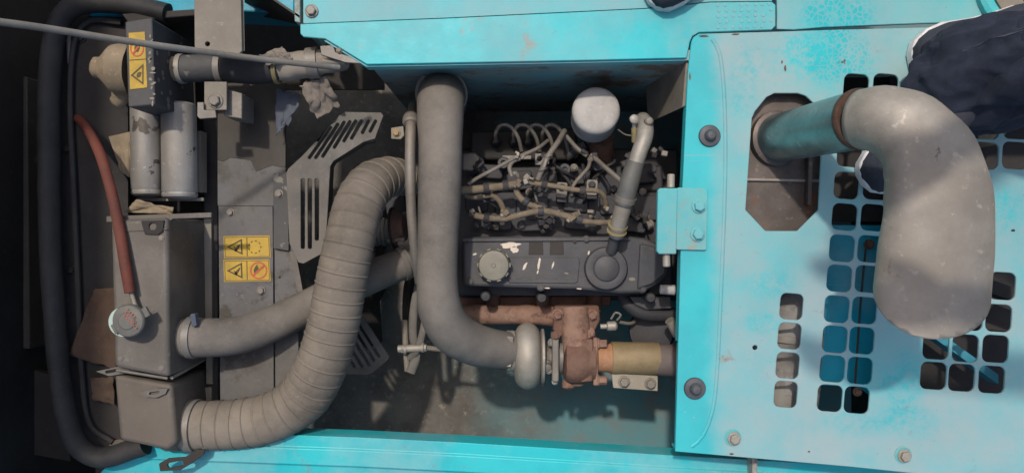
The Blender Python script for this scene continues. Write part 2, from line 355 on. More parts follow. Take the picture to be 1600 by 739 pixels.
structure(plate3('bay_wall_front', [[Vector((-1.4, -.78, -.14)), Vector((1.5, -.78, -.14)), Vector((1.5, -.78, FZ)), Vector((-1.4, -.78, FZ))]], Vector((0, -.02, 0)), M['inner']))

def blobpoly_(cx, cy, rx, ry, seed, n=14):
    out = []
    for k in range(n):
        a = 2 * math.pi * k / n; q = 1 + .45 * noise.noise(Vector((math.cos(a) * 1.6 + seed * 3.1, math.sin(a) * 1.6, seed)))
        out.append((cx + rx * q * math.cos(a), cy + ry * q * math.sin(a)))
    return out
# ------------------------------------------------------------------ right: punched cover sheet
hood = T('engine_cover_panel', 'large dusty turquoise cover sheet with rows of punched square holes', 'cover panel', (1330, 400, -.08))
HW, HH = 40, 43
holes = []
colA = [(1237, 479), (1234, 525), (1231, 571), (1228, 616)]
colB = [(1316, 388), (1312, 435), (1308, 483), (1305, 530), (1301, 576), (1297, 622)]
colC = [(1360, 389), (1356, 436), (1351, 485), (1347, 532), (1344, 579), (1339, 625)]
colD = [(1338, 137), (1333, 188), (1328, 240), (1323, 290), (1320, 339), (1384, 137), (1379, 188), (1374, 240), (1369, 291), (1365, 340)]
colE = [(1567, 447), (1522, 445), (1561, 497), (1516, 495), (1556, 545), (1509, 544), (1463, 540), (1550, 593), (1503, 590), (1459, 587), (1541, 196), (1589, 196), (1540, 243), (1587, 243)]
for c in colA: holes.append(rr(*c, 36, 41, 9, .08))
for c in colB + colC + colD: holes.append(rr(*c, 39, 42, 10, .08))
for c in colE: holes.append(rr(*c, 41, 43, 10, .06))
octo = [(1210, 146), (1247, 146), (1259, 150), (1272, 162), (1282, 180), (1284, 215), (1283, 243), (1279, 328), (1246, 361), (1196, 361), (1165, 328), (1175, 185), (1180, 174), (1198, 152)]
holes.append(octo); holes.append(circ(1180, 543, 4, 10))
outer = [(1092, 53), (1210, 50), (1300, 47), (1660, 38), (1660, 765), (1600, 757), (1330, 729), (1055, 705), (1060, 530), (1066, 300), (1075, 110), (1080, 66), (1084, 58)]
prism('sheet', outer, 0, -.006, M['hood'], hood, holes, bevel=.0015, seg=2)
# folded-down left skirt and front skirt
def strip3(name, pts, zt, zb, t, mat, parent, **k):    # upright strip along a line of photo points read at zt
    top = [P(u, v, zt) for u, v in pts]; bm = bmesh.new(); R = []
    for i, p in enumerate(top):
        d = (top[min(i + 1, len(top) - 1)] - top[max(i - 1, 0)]).normalized(); nrm = Vector((-d.y, d.x, 0)) * t
        R.append([bm.verts.new(q) for q in (p, p + nrm, Vector((p.x + nrm.x, p.y + nrm.y, zb)), Vector((p.x, p.y, zb)))])
    for i in range(len(R) - 1):
        for a in range(4): bm.faces.new((R[i][a], R[i][(a + 1) % 4], R[i + 1][(a + 1) % 4], R[i + 1][a]))
    bm.faces.new(R[0]); bm.faces.new(R[-1])
    return from_bm(name, bm, mat, parent, **k)
strip3('side_skirt', [(1081, 70), (1075.5, 112), (1066.5, 300), (1060.5, 520), (1060.3, 534)], -.0065, -.035, .004, M['hood'], hood)
strip3('side_skirt', [(1060.3, 536), (1056, 704)], -.0065, -.022, .004, M['hood'], hood)
strip3('front_skirt', [(1057, 704.5), (1330, 728), (1600, 756), (1655, 763)], -.0065, -.05, .004, M['hood'], hood)
# raised bead that runs down the left of the sheet and curls round at the foot
sweep('pressed_bead', [(P(u, v, -.0022), .0045) for u, v in ((1112, 62), (1124, 85), (1131, 150), (1133, 250), (1130, 360), (1125, 480), (1120, 580), (1113, 640), (1098, 680), (1080, 697))], M['hood'], hood, n=12, step=.02)
for u, v in ((1108, 213), (1085, 606)):
    b = lathe('rubber_bumper', P(u, v, -.002), Vector((0, 0, 1)), [(.0215, 0), (.0215, .004), (.020, .007), (.012, .009), (.010, .016), (.007, .019), (.001, .02)], M['bumper'], hood, label='round grey rubber bumper')
for u, v in ((1145, 683), (1411, 710)):
    lathe('bolt_cup', P(u, v, .0003), Vector((0, 0, 1)), [(.0165, 0), (.0165, .0015), (.0145, .002), (.013, .0006)], M['hinge'], hood)
    bolt(u + 2, v + 2, .0015, 21, M['alu'], hood)
# octagon lip
for i, (u, v, rx, ry, m_) in enumerate(((1222, 97, 1.5, 2.5, 'rust'), (1227, 107, 1.8, 5, 'rust'), (1186, 75, 3, 2.6, 'beam_dull'), (1143, 709, 4, 1.4, 'rust'), (1393, 502, 6, 5, 'beam_dull'), (1412, 553, 5, 4, 'beam_dull'), (1070, 643, 1.5, 1.5, 'beam_dull'), (1084, 652, 1.6, 1.4, 'beam_dull'), (1264, 735 - 30, 2, 1.2, 'rust'), (1078, 120, 1.4, 6, 'rust'), (1583, 430 - 70, 3, 2, 'black'), (1100, 57, 8, 1.6, 'rust'), (1150, 54, 6, 1.2, 'rust'))):
    prism('paint_chip', blobpoly_(u, v, rx, ry, i * 2.3 + .7), .0006, .0001, M[m_], hood)
# hinge bracket on the sheet's edge
hb = prism('hinge_leaf', rr(1081, 342, 48, 97, 3, .02), .006, .0008, M['hinge'], hood, bevel=.001)
prism('hinge_leaf', [(1031, 294), (1059, 294), (1057, 397), (1030, 397), (1026, 392), (1028, 298)], .010, -.004, M['hinge'], hood, bevel=.002)
for v in (322, 366): bolt(1092 if v == 322 else 1090, v, .0065, 23, M['beam'], hood)
for (u, v, a) in ((1048, 284, 1), (1041, 405, -1)):
    lathe('hinge_pin', P(u, v + 9 * a, -.006), Vector((0.02, a, 0)), [(.0075, 0), (.0075, .024), (.006, .026)], M['alu'], hood, n=14)

# what lies below the holes
inn = T('inner_baffle_sheet', 'plain turquoise sheet seen through the two middle columns of square holes', 'sheet', (1325, 480, -.08))
prism('sheet', [(1262, 352), (1385, 352), (1366, 622), (1342, 604), (1268, 600)], -.072, -.08, M['inner'], inn)
sweep('wire_stay', [(P(1354, 375, -.05), .0022), (P(1345, 470, -.05), .0022), (P(1336, 600, -.05), .0022)], M['black'], inn, n=8)
bolt(1358, 382, -.07, 16, M['rust'], inn); bolt(1340, 612, -.07, 14, M['rustpale'], inn)
muf = T('muffler', 'flaking pale grey muffler shell seen through the left column of square holes', 'muffler', (1230, 545, -.12))
sweep('shell', [(P(1243, 425, -.12), .065), (P(1236, 535, -.12), .068), (P(1224, 648, -.12), .065)], M['flake'], muf, n=40, flat=1)
clampring(1232, 527, -.12, P(1243, 425, -.12) - P(1224, 648, -.12), 100, M['steel'], muf, band=.012, name='strap')
dk = T('under_cover_frame', 'dark steel frame bars under the right block of square holes', 'frame', (1520, 540, -.3))
prism('floor_sheet', [(1395, 90), (1680, 60), (1680, 740), (1395, 690)], -.34, -.35, M['black'], dk)  # floor coloured black where the sun does not reach it
for q in ([(1500, 215), (1522, 215), (1505, 260), (1488, 262)], [(1530, 190), (1585, 190), (1560, 226), (1528, 222)], [(1528, 420), (1556, 425), (1520, 462), (1500, 452)], [(1520, 472), (1552, 476), (1530, 508), (1508, 486)], [(1488, 430), (1500, 432), (1490, 500), (1478, 490)]):
    prism('sunlit_patch', q, -.26, -.335, M['tan'], dk)  # pale pieces stand for sunlit strips of the floor below
prism('bar', [(1400, 470), (1560, 585), (1560, 600), (1400, 485)], -.1, -.14, M['inner'], dk)
prism('bar', [(1505, 420), (1640, 470), (1640, 490), (1500, 440)], -.2, -.26, M['black'], dk)
prism('bar', [(1390, 100), (1440, 100), (1420, 680), (1390, 680)], -.15, -.33, M['black'], dk)
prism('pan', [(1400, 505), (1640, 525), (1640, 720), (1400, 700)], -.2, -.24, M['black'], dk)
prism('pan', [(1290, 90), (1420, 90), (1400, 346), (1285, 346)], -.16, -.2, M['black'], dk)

# ------------------------------------------------------------------ exhaust stack and its shield
shd = T('muffler_heat_shield', 'brown heat stained metal shield inside the octagonal opening', 'heat shield', (1225, 260, -.05))
prism('shield_sheet', [(1150, 125), (1300, 125), (1295, 281), (1150, 279)], -.03, -.036, M['shield'], shd)
prism('shield_sheet', [(1150, 279), (1300, 281), (1295, 380), (1150, 380)], -.034, -.04, M['shield'], shd)
sweep('folded_lip', [(P(1152, 280.5, -.03), .003), (P(1296, 283, -.03), .003)], M['alu'], shd, n=10)
prism('side_flange', [(1264, 240), (1270, 240), (1268, 320), (1262, 320)], -.012, -.03, M['shield'], shd)
bolt(1233, 286, -.034, 9, M['shield'], shd)
stk = T('exhaust_stack', 'weathered steel exhaust stack with a flared curved elbow above the cover', 'exhaust pipe', (1218, 214, -.03))
b0, b1 = P(1212, 217, -.03), P(1344, 187, .22)
sweep('straight_pipe', [(b0, .047), (b1, .049)], M['stackpipe'], stk, n=40)
lathe('base_collar', b0 - Vector((0, 0, .004)), b1 - b0, [(.055, 0), (.055, .012), (.048, .016)], M['shield'], stk, n=36)
lathe('weld_ring', b1 - (b1 - b0).normalized() * .006, b1 - b0, [(.049, 0), (.0512, .003), (.0518, .007), (.0512, .011), (.049, .014)], M['weld'], stk, n=40)
def elbow():
    pr = [(b1, .0492)]
    for u, v, z, wd in ((1382, 188, .255, 106), (1424, 208, .28, 124), (1457, 252, .295, 148), (1468, 320, .295, 164), (1459, 405, .285, 176), (1446, 500, .275, 178), (1432, 580, .27, 170)):
        pr.append((P(u, v, z), wd / 2 * S(z)))
    o = sweep('elbow', pr, M['stack'], None, n=48, cap=False, step=.008)
    me = o.data; bm = bmesh.new(); bm.from_mesh(me); bmesh.ops.translate(bm, verts=bm.verts, vec=ORG[o.name]); bpy.data.objects.remove(o)
    c = P(1452, 466, .29)
    bmesh.ops.bisect_plane(bm, geom=bm.verts[:] + bm.edges[:] + bm.faces[:], plane_co=c, plane_no=Vector((.06, -.62, -.5)), clear_outer=True)
    for v in bm.verts:                                 # pressed flat towards the mouth
        t = min(1, max(0, ((v.co - b1).length - .05) / .14)); t = t * t * (3 - 2 * t)
        v.co.z = .29 + (v.co.z - .29) * (1 - .48 * t); v.co += noise.noise_vector(v.co * 9) * .0035 * t
    o = from_bm('elbow', bm, M['stack'], stk, ang=60)
    s = o.modifiers.new('wall', 'SOLIDIFY'); s.thickness = .003; s.offset = -1
elbow()

# ------------------------------------------------------------------ top: beam, decks
beam = T('cross_beam', 'bright turquoise folded beam along the top edge of the engine bay', 'beam', (830, 60, -.01))
prism('flange_plate', [(469, 38), (700, 29), (1010, 14), (1110, 4), (1206, 3), (1212, 8), (1212, 41), (1206, 47), (1092, 51), (1082, 57), (1078, 66), (1073, 91), (900, 95), (573, 101), (508, 61), (474, 58), (469, 53)], .004, -.002, M['beam'], beam, bevel=.0015)
strip3('turned_edge', [(1073, 91.5), (900, 95.5), (573, 101.5), (508, 61.5)], -.0025, -.03, .004, M['beam_dull'], beam)
bmd = bmesh.new()
for r_ in range(5):
    for c_ in range(8):
        if random.random() < .12: continue
        p = P(1122 + c_ * 11.5 + (r_ % 2) * 2 + random.uniform(-1, 1), 9 + r_ * 8.6 - c_ * .3, .004)
        ret = bmesh.ops.create_cone(bmd, cap_ends=True, segments=9, radius1=.0042, radius2=.0028, depth=.002, matrix=Matrix.Translation(p))
from_bm('grip_dimples', bmd, M['beam_dull'], beam, kind='stuff')
up = T('walkway_plate', 'dull turquoise plate behind the bright beam at the top edge', 'plate', (760, 10, -.03))
prism('sheet', [(474, -1100), (1500, -1100), (1500, -90), (1206, -90), (1206, 2.0), (1110, 3), (1010, 13), (700, 28), (474, 37)], -.001, -.01, M['beam_dull'], up)
bolt(487, 18, .0, 21, M['steel'], up)
dp = T('rear_deck_plate', 'turquoise deck plate with trodden dust above the cover sheet', 'deck', (1400, 20, -.02))
prism('sheet', [(1214, -80), (1700, -80), (1700, 30), (1440, 37), (1290, 43), (1240, 47), (1214, 46)], -.004, -.012, M['deck'], dp, bevel=.0015)
lathe('round_rim', P(1612, -28, -.003), Vector((0, 0, 1)), [(.115, 0), (.115, .012), (.108, .017), (.095, .017), (.09, .01)], M['rail'], dp, n=48)
lathe('round_cap', P(1612, -28, -.002), Vector((0, 0, 1)), [(.088, 0), (.088, .014), (.08, .018), (.001, .02)], M['plate'], dp, n=48)
pst = T('corner_post', 'narrow turquoise upright beside the left end of the beam', 'post', (463, 18, -.2))
prism('post', [(458, -40), (469, -40), (469, 36), (460, 34)], .0, -.2, M['wall'], pst, bevel=.002)
gus = T('corner_gusset', 'dusty beige slanted gusset plate between the beam and the cover sheet', 'gusset', (1040, 150, -.3))
plate3('gusset', [[P(1072, 96, -.012), P(1066, 168, -.02), P(1013, 192, -.26), P(1008, 128, -.26)]], Vector((.006, .004, 0)), M['plate'], gus)
sd = T('bay_partition', 'dark upright partition behind the cover edge on the right of the engine', 'partition', (1062, 350, -.5))
plate3('partition', [[Vector((.49, .33, -.04)), Vector((.49, -.55, -.07)), Vector((.49, -.55, -.595)), Vector((.49, .33, -.595))]], Vector((.01, 0, 0)), M['wall'], sd)

# ------------------------------------------------------------------ bottom rail
rail = T('bottom_rail', 'turquoise side rail along the bottom edge of the engine bay', 'rail', (800, 715, -.2))
bm = bmesh.new()
prof = [(0, 0, -.06), (0, 0, 0), (0, -18, 0), (0, -20, .004), (0, -44, .006), (0, -47, -.001), (0, -80, -.004), (0, -150, -.01), (0, -150, -.06)]
R = []
for u, v in ((225, 669), (340, 675), (560, 683), (720, 691), (1050, 711), (1250, 722), (1700, 750)):
    R.append([bm.verts.new(P(u + (dv * 1.0 if u == 225 else 0), v - dv, -.1) + Vector((0, 0, dz))) for _, dv, dz in prof])
for i in range(len(R) - 1):
    for a in range(len(prof)): bm.faces.new((R[i][a], R[i][(a + 1) % len(prof)], R[i + 1][(a + 1) % len(prof)], R[i + 1][a]))
bm.faces.new(R[0]); bm.faces.new(R[-1])
from_bm('rail_section', bm, M['rail'], rail, ang=20, bevel=.0015)

# ------------------------------------------------------------------ engine: block, head, covers
eng = T('engine_block', 'dark grease covered engine block and cylinder head under the hoses', 'engine', (880, 340, -.55))
prism('block', [(700, 232), (1060, 232), (1062, 470), (700, 470)], -.36, -.58, M['dark'], eng, bevel=.006)
prism('head', [(712, 300), (1052, 300), (1050, 462), (712, 462)], -.235, -.357, M['dark'], eng, bevel=.005)
prism('intake_manifold', [(716, 262), (1035, 258), (1038, 300), (716, 300)], -.27, -.355, M['dark'], eng, bevel=.006)
for i, (u, v, wd, hh, z) in enumerate(((765, 268, 42, 22, -.25), (812, 282, 40, 30, -.245), (856, 292, 34, 40, -.25), (905, 276, 38, 24, -.25), (948, 290, 44, 36, -.245), (1000, 272, 44, 30, -.25), (1012, 325, 46, 40, -.225), (745, 318, 36, 26, -.23), (790, 325, 34, 30, -.228), (842, 318, 30, 22, -.225), (900, 318, 40, 26, -.226), (955, 320, 36, 30, -.224), (780, 352, 40, 16, -.21), (838, 352, 52, 18, -.205), (905, 350, 44, 18, -.207), (990, 352, 40, 22, -.205))):
    prism('casting_boss', rr(u, v, wd, hh, 5, random.uniform(-.12, .12)), z, -.36, M['dark'], eng, bevel=.003)
for u, v in ((787, 258), (880, 268), (982, 282), (763, 300), (930, 262)):
    lathe('bolt_tower', P(u, v, -.27), Vector((0, 0, 1)), [(.014, 0), (.014, .05), (.012, .054), (.006, .054), (.005, .048)], M['cover'], eng, n=18)
for u, v, wd in ((772, 340, 14), (815, 352, 15), (850, 358, 13), (870, 338, 12), (925, 356, 14), (985, 330, 15), (1015, 350, 14), (1005, 300, 12), (745, 350, 14), (880, 300, 14), (827, 300, 12), (960, 295, 11), (897, 262, 12), (1020, 265, 14)):
    bolt(u, v, -.205 if v > 335 else -.225, wd, M['dark'] if random.random() < .6 else M['line'], eng)
for u, v in ((878, 297), (925, 293)):                  # injector clamp plates
    b = prism('clamp_plate', rr(u, v, 17, 24, 3, .05), -.195, -.2, M['line'] if u < 900 else M['plate'], eng, bevel=.001)
    bolt(u, v - 4, -.194, 12, M['dark'], eng)
    prism('clamp_plate', rr(u, v + 14, 16, 10, 2, .05), -.2, -.24, M['dark'], eng, bevel=.001)
prism('mount_lug', [(836, 240), (858, 240), (858, 256), (850, 258), (836, 258)], -.2, -.206, M['steel'], eng, holes=[circ(843, 248, 4, 12)], bevel=.001)
prism('mount_lug', [(785, 243), (830, 243), (830, 249), (785, 249)], -.24, -.26, M['steel'], eng, bevel=.001)
for u, v in ((845, 470), (1010, 470), (760, 468)): lathe('head_stud', P(u, v - 8, -.24), Vector((0, 0, 1)), [(.012, 0), (.012, .05), (.009, .056), (.001, .057)], M['dark'], eng, n=14)

vc = T('valve_cover', 'charcoal painted valve cover with chipped paint in front of the manifold', 'valve cover', (880, 415, -.235))
prism('cover_body', [(722, 374), (732, 370), (985, 369), (1008, 372), (1036, 384), (1046, 398), (1044, 428), (1030, 442), (1004, 458), (968, 459), (900, 452), (724, 447)], -.165, -.234, M['cover'], vc, bevel=.007, seg=3)
prism('raised_field', [(796, 402), (903, 402), (906, 408), (903, 440), (898, 443), (796, 442), (793, 436), (793, 406)], -.1625, -.168, M['cover'], vc, bevel=.0015)
prism('front_lip', [(722, 372.5), (985, 370.5), (985, 376), (722, 378)], -.160, -.168, M['cover'], vc, bevel=.0015)
for x0, x1 in ((827, 848), (860, 880)): prism('pocket', [(x0, 376.5), (x1, 376), (x1 + 1, 398), (x0 - 1, 398)], -.1635, -.168, M['black'], vc, bevel=.001)
prism('rear_step', [(1000, 381), (1020, 384), (1042, 400), (1040, 428), (1020, 444), (996, 452)], -.158, -.168, M['cover'], vc, bevel=.004)
lathe('breather_housing', P(946, 419, -.166), Vector((0, 0, 1)), [(.047, 0), (.047, .010), (.044, .016), (.030, .018), (.028, .017), (.027, .021), (.024, .023), (.001, .0235)], M['cover'], vc, n=44)
sweep('breather_neck', [(P(955, 392, -.15), .012), (P(957, 386, -.142), .012), (P(961, 372, -.125), .0115), (P(963, 364, -.12), .011)], M['cover'], vc, n=18)
def blobpoly(cx, cy, rx, ry, seed, n=16, rot=0):
    o = []; n = 22
    for k in range(n):
        a = 2 * math.pi * k / n; s = 1 + .4 * noise.noise(Vector((math.cos(a) * 1.6 + seed * 3.1, math.sin(a) * 1.6, seed)))
        x, y = rx * s * math.cos(a), ry * s * math.sin(a); o.append((cx + x * math.cos(rot) - y * math.sin(rot), cy + x * math.sin(rot) + y * math.cos(rot)))
    return o
for i, (u, v, rx, ry, ro) in enumerate(((797, 383, 15, 4.2, -.1), (804, 390, 5.5, 5, 0), (820, 416, 2, 6, .5), (842, 412, 1.8, 9, .2), (864, 414, 1.4, 6, .3), (742, 397, 3.5, 1.6, -.3), (920, 395, 1.4, 3, .2), (885, 427, 3, 1.2, .1), (988, 436, 5, 2.5, .1), (855, 450, 4, .9, .05), (905, 451, 4, .9, .05), (840, 425, 1.2, 3, .2))):
    prism('paint_chip', blobpoly(u, v, rx, ry, i + 1.3, 16, ro), -.1618 if 400 < v < 440 and u < 905 else -.1644, -.166, M['bare'] if i not in (7, 8) else M['steel'], vc)
cap = lathe('oil_filler_cap', P(772, 414, -.165), Vector((0, 0, 1)), [(.036, 0), (.036, .006), (.034, .010), (.034, .026), (.031, .031), (.022, .0325), (.005, .032), (.004, .034), (.001, .034)], M['oilcap'], vc, n=40)
for k in range(10):
    a = 2 * math.pi * k / 10; c = P(772, 414, -.148) + Vector((math.cos(a) * .0345, math.sin(a) * .0345, .002))
    boxm('grip_lug', c, (.004, .010, .02), M['oilcap'], cap, rot=(0, 0, a), bevel=.0015)
for u, v in ((735, 440), (845, 449), (1004, 452), (1036, 396), (916, 374)): bolt(u, v, -.1645, 12, M['cover'], vc)
for k in range(6): prism('raised_stroke', rr(812 + k * 14, 434, 9, 2.2, 1, .5 if k % 2 else -.4), -.1612, -.1626, M['cover'], vc)
for u, v in ((730, 378), (898, 377)): lathe('screw_hole', P(u, v, -.1595), Vector((0, 0, 1)), [(.0035, 0), (.0035, .0006), (.001, .0007)], M['black'], vc, n=10)

# exhaust manifold
man = T('exhaust_manifold', 'rusty cast exhaust manifold log below the valve cover', 'manifold', (800, 492, -.33))
def scal(s, L, a): return .003 * max(0, math.sin(s * 52)) ** 3 + .0012 * noise.noise(Vector((s * 60, a * 2, 1)))
sweep('log', [(P(722, 493, -.285), .023), (P(770, 492, -.285), .0225), (P(820, 492, -.285), .0225), (P(880, 494, -.285), .025)], M['rustpale'], man, n=24, mod=scal)
for u in (768, 846, 926): sweep('port_runner', [(P(u, 488, -.3), .02), (P(u + 2, 470, -.31), .018), (P(u + 2, 448, -.31), .018)], M['rust'], man, n=18)
prism('runner_rail', [(715, 464), (955, 462), (955, 478), (715, 480)], -.315, -.335, M['rust'], man, bevel=.004)
# turbocharger
ZT = -.255
tb = T('turbocharger', 'turbocharger with pale compressor housing and rusty turbine housing', 'turbocharger', (880, 560, -.34))
c0 = P(824, 556, ZT); ax = Vector((1, 0, 0))
prof = []
for k in range(25):
    a = math.pi * (1 - k / 24.0); prof.append((.047 + .029 * math.sin(a), .029 * math.cos(a) * 1.0))
prof = [(.036, -.034), (.04, -.031)] + prof + [(.052, .031), (.05, .035), (.03, .036)]
lathe('compressor_housing', c0, ax, prof, M['alu'], tb, n=48)
lathe('inlet_flange', P(799, 549, ZT), ax, [(.044, 0), (.047, .004), (.047, .016), (.044, .022), (.036, .024)], M['alu'], tb, n=40)
lathe('back_plate', P(845, 556, ZT), ax, [(.058, 0), (.062, .002), (.062, .007), (.055, .009), (.034, .012)], M['alu'], tb, n=44)
lathe('centre_housing', P(850, 558, ZT), ax, [(.034, 0), (.031, .008), (.028, .016), (.03, .028), (.036, .034), (.036, .042)], M['steel'], tb, n=28, lump=.003)
lathe('oil_fitting', P(853, 566, ZT + .02), Vector((.1, -.3, 1)), [(.012, 0), (.012, .014), (.009, .018), (.009, .028), (.001, .03)], M['steel'], tb, n=16)
sweep('oil_pipe', [(P(852, 566, ZT + .04), .005), (P(850, 580, ZT + .03), .005), (P(848, 600, ZT - .01), .005)], M['line'], tb, n=10)
for k, (u, v) in enumerate(((862, 535), (858, 578))): bolt(u, v, ZT + .035, 13, M['steel'], tb)
strp = prism('clamp_strap', rr(868, 560, 11, 74, 4, 0), ZT + .045, ZT - .03, M['steel'], tb, bevel=.003)
bolt(868, 524, ZT + .045, 14, M['rust'], tb); bolt(867, 596, ZT + .03, 10, M['alu'], tb)
def tq(s, L, a): return .0014 * noise.noise(Vector((s * 50, a * 2, 5)))
sweep('turbine_housing', [(P(898, 482, ZT - .005), .034), (P(899, 505, ZT + .002), .033), (P(900, 540, ZT + .006), .034), (P(900, 575, ZT), .036), (P(901, 596, ZT - .008), .024)], M['rustpale'], tb, n=28, mod=tq)
lathe('turbine_volute', P(884, 562, ZT), ax, [(.03, -.006), (.05, .0), (.055, .012), (.055, .036), (.05, .046), (.048, .052), (.048, .064), (.035, .066)], M['rust'], tb, n=36, lump=.003)
prism('inlet_flange', [(866, 478), (936, 477), (938, 500), (928, 520), (925, 524), (872, 526), (864, 515)], ZT + .012, ZT - .02, M['rust'], tb, bevel=.004)
prism('outlet_flange', [(927, 528), (934, 528), (935, 602), (927, 602)], ZT + .03, ZT - .05, M['rustpale'], tb, bevel=.002)
prism('housing_cover', [(908, 530), (927, 530), (927, 596), (908, 598)], ZT + .040, ZT - .02, M['rust'], tb, bevel=.004)
for u, v in ((871, 491), (925, 492), (921, 520)): bolt(u, v, ZT + .013, 18, M['rustpale'], tb, tall=.8)
for u, v in ((935, 537), (935, 594)): bolt(u, v, ZT + .015, 18, M['rustpale'], tb, axis=(1, 0, .1), name='stud', tall=1.3)
lathe('plug', P(888, 601, ZT), Vector((0, -1, .2)), [(.015, -.01), (.015, .006), (.01, .01), (.001, .011)], M['rustpale'], tb, n=14)

ex = T('exhaust_outlet_pipe', 'exhaust outlet pipe with a brassy sleeve and bolted clamp beside the turbocharger', 'pipe', (1000, 560, -.32))
sweep('pipe_end', [(P(933, 561, ZT), .029), (P(945, 561, ZT), .029), (P(958, 560, ZT), .036)], M['orange'], ex, n=30)
lathe('heat_sleeve', P(955, 559, ZT), Vector((1, -.015, 0)), [(.030, -.002), (.037, 0), (.0375, .004), (.0368, .03), (.0376, .07), (.037, .104), (.036, .108)], M['sleeve'], ex, n=36)
sweep('tail_section', [(P(1026, 562, ZT), .036), (P(1050, 563, ZT), .037), (P(1110, 565, ZT - .02), .037)], M['pipebrown'], ex, n=32)
cl = prism('clamp_plate', [(956, 583), (1028, 587), (1028, 611), (958, 606)], ZT + .012, ZT + .006, M['alu'], ex, bevel=.0015)
for u, v in ((975, 596), (1016, 599)): bolt(u, v, ZT + .012, 19, M['steel'], ex, tall=.7)
sen = T('sensor_plug', 'small steel sensor with a looped clip right of the manifold flange', 'sensor', (955, 508, -.3))
lathe('body', P(938, 510, -.25), Vector((1, 0.05, 0)), [(.006, 0), (.006, .014), (.010, .016), (.011, .018), (.011, .034), (.008, .038), (.001, .039)], M['alu'], sen, n=18)
sweep('clip_loop', [(P(955, 498, -.25), .0025), (P(962, 488, -.24), .0025), (P(970, 492, -.24), .0025), (P(964, 500, -.25), .0025)], M['steel'], sen, n=8)
sweep('lead', [(P(968, 503, -.26), .004), (P(985, 505, -.27), .004), (P(1000, 498, -.3), .004)], M['line'], sen, n=8)
rh = T('rear_bracket_hose', 'dark looped hose and bracket below the right end of the valve cover', 'hose', (1010, 490, -.4))
sweep('hose', [(P(972, 462, -.26), .014), (P(985, 478, -.25), .016), (P(1010, 490, -.25), .016), (P(1058, 492, -.26), .016)], M['dark'], rh, n=16)
prism('bracket', [(984, 463), (1048, 463), (1050, 482), (1010, 484), (992, 476)], -.23, -.26, M['cover'], rh, bevel=.003)
lathe('pulley', P(1020, 515, -.32), Vector((-.3, 0, 1)), [(.02, 0), (.05, .004), (.055, .02), (.05, .036), (.02, .04)], M['dark'], rh, n=28)
sweep('pale_stub', [(P(1032, 452, -.16), .010), (P(1054, 453, -.16), .011)], M['filter'], rh, n=14)
sweep('pale_stub', [(P(1046, 500, -.2), .011), (P(1060, 520, -.21), .015)], M['plate'], rh, n=14)

# oil filter
fl = T('oil_filter', 'white dusty oil filter can standing near the back wall', 'filter', (926, 195, -.24))
fb = P(927, 190, -.23)
pf = [(.045, 0), (.049, .006), (.05, .012)]
for k in range(8): pf += [(.0507, .014 + k * .004), (.0498, .016 + k * .004)]
pf += [(.0505, .05), (.0507, .108), (.0500, .114), (.0475, .119), (.042, .1225), (.03, .125), (.015, .126), (.001, .1262)]
lathe('can', fb, P(932, 171, -.1) - P(927, 190, -.23), pf, M['filter'], fl, n=48)
sweep('mount', [(P(940, 215, -.24), .028), (P(940, 245, -.28), .03)], M['rust'], fl, n=18)
sweep('mount_arm', [(P(915, 225, -.24), .012), (P(885, 245, -.26), .012)], M['dark'], fl, n=12)

# breather hose
bh = T('breather_hose', 'pale ribbed breather hose rising from the valve cover breather', 'hose', (985, 290, -.15))
tube('lower_hose', [(963, 368, -.115, 24), (968, 345, -.095, 26), (977, 312, -.075, 28)], M['alu'], bh, n=22)
tube('sleeve', [(975, 318, -.075, 31), (983, 287, -.06, 31), (993, 252, -.05, 29)], M['cap'], bh, n=22)
tube('upper_hose', [(989, 268, -.055, 24), (999, 238, -.05, 25), (1007, 215, -.055, 26), (1008, 200, -.075, 26), (1004, 188, -.13, 25)], M['alu'], bh, n=22)
clampring(965, 357, -.106, P(968, 345, -.095) - P(963, 368, -.115), 25, M['steel'], bh)
for q in (352, 361): clampring(964.5 + (357 - q) * .2, q, -.104, P(968, 345, -.095) - P(963, 368, -.115), 27, M['yellowwire'], bh, band=.003, name='wire_clip')
clampring(977, 311, -.073, P(983, 287, -.06) - P(975, 318, -.075), 31, M['steel'], bh)
lathe('elbow_screw', P(1010, 193, -.08), Vector((0, 0, 1)), [(.009, 0), (.009, .03), (.006, .034), (.001, .035)], M['steel'], bh, n=14)
dv = T('drain_cock', 'small brass coloured drain cock beside the top of the breather hose', 'valve', (990, 205, -.12))
sweep('body', [(P(992, 222, -.08), .007), (P(991, 200, -.07), .006)], M['yellowwire'], dv, n=12)
sweep('stem', [(P(991, 202, -.07), .004), (P(990, 190, -.06), .004)], M['alu'], dv, n=10)
lathe('knob', P(990, 187, -.06), Vector((0, 0, 1)), [(.006, 0), (.009, .002), (.009, .008), (.006, .01)], M['alu'], dv, n=14)
sweep('wire', [(P(990, 212, -.08), .0015), (P(978, 211, -.09), .0015), (P(966, 203, -.11), .0015)], M['line'], dv, n=6)

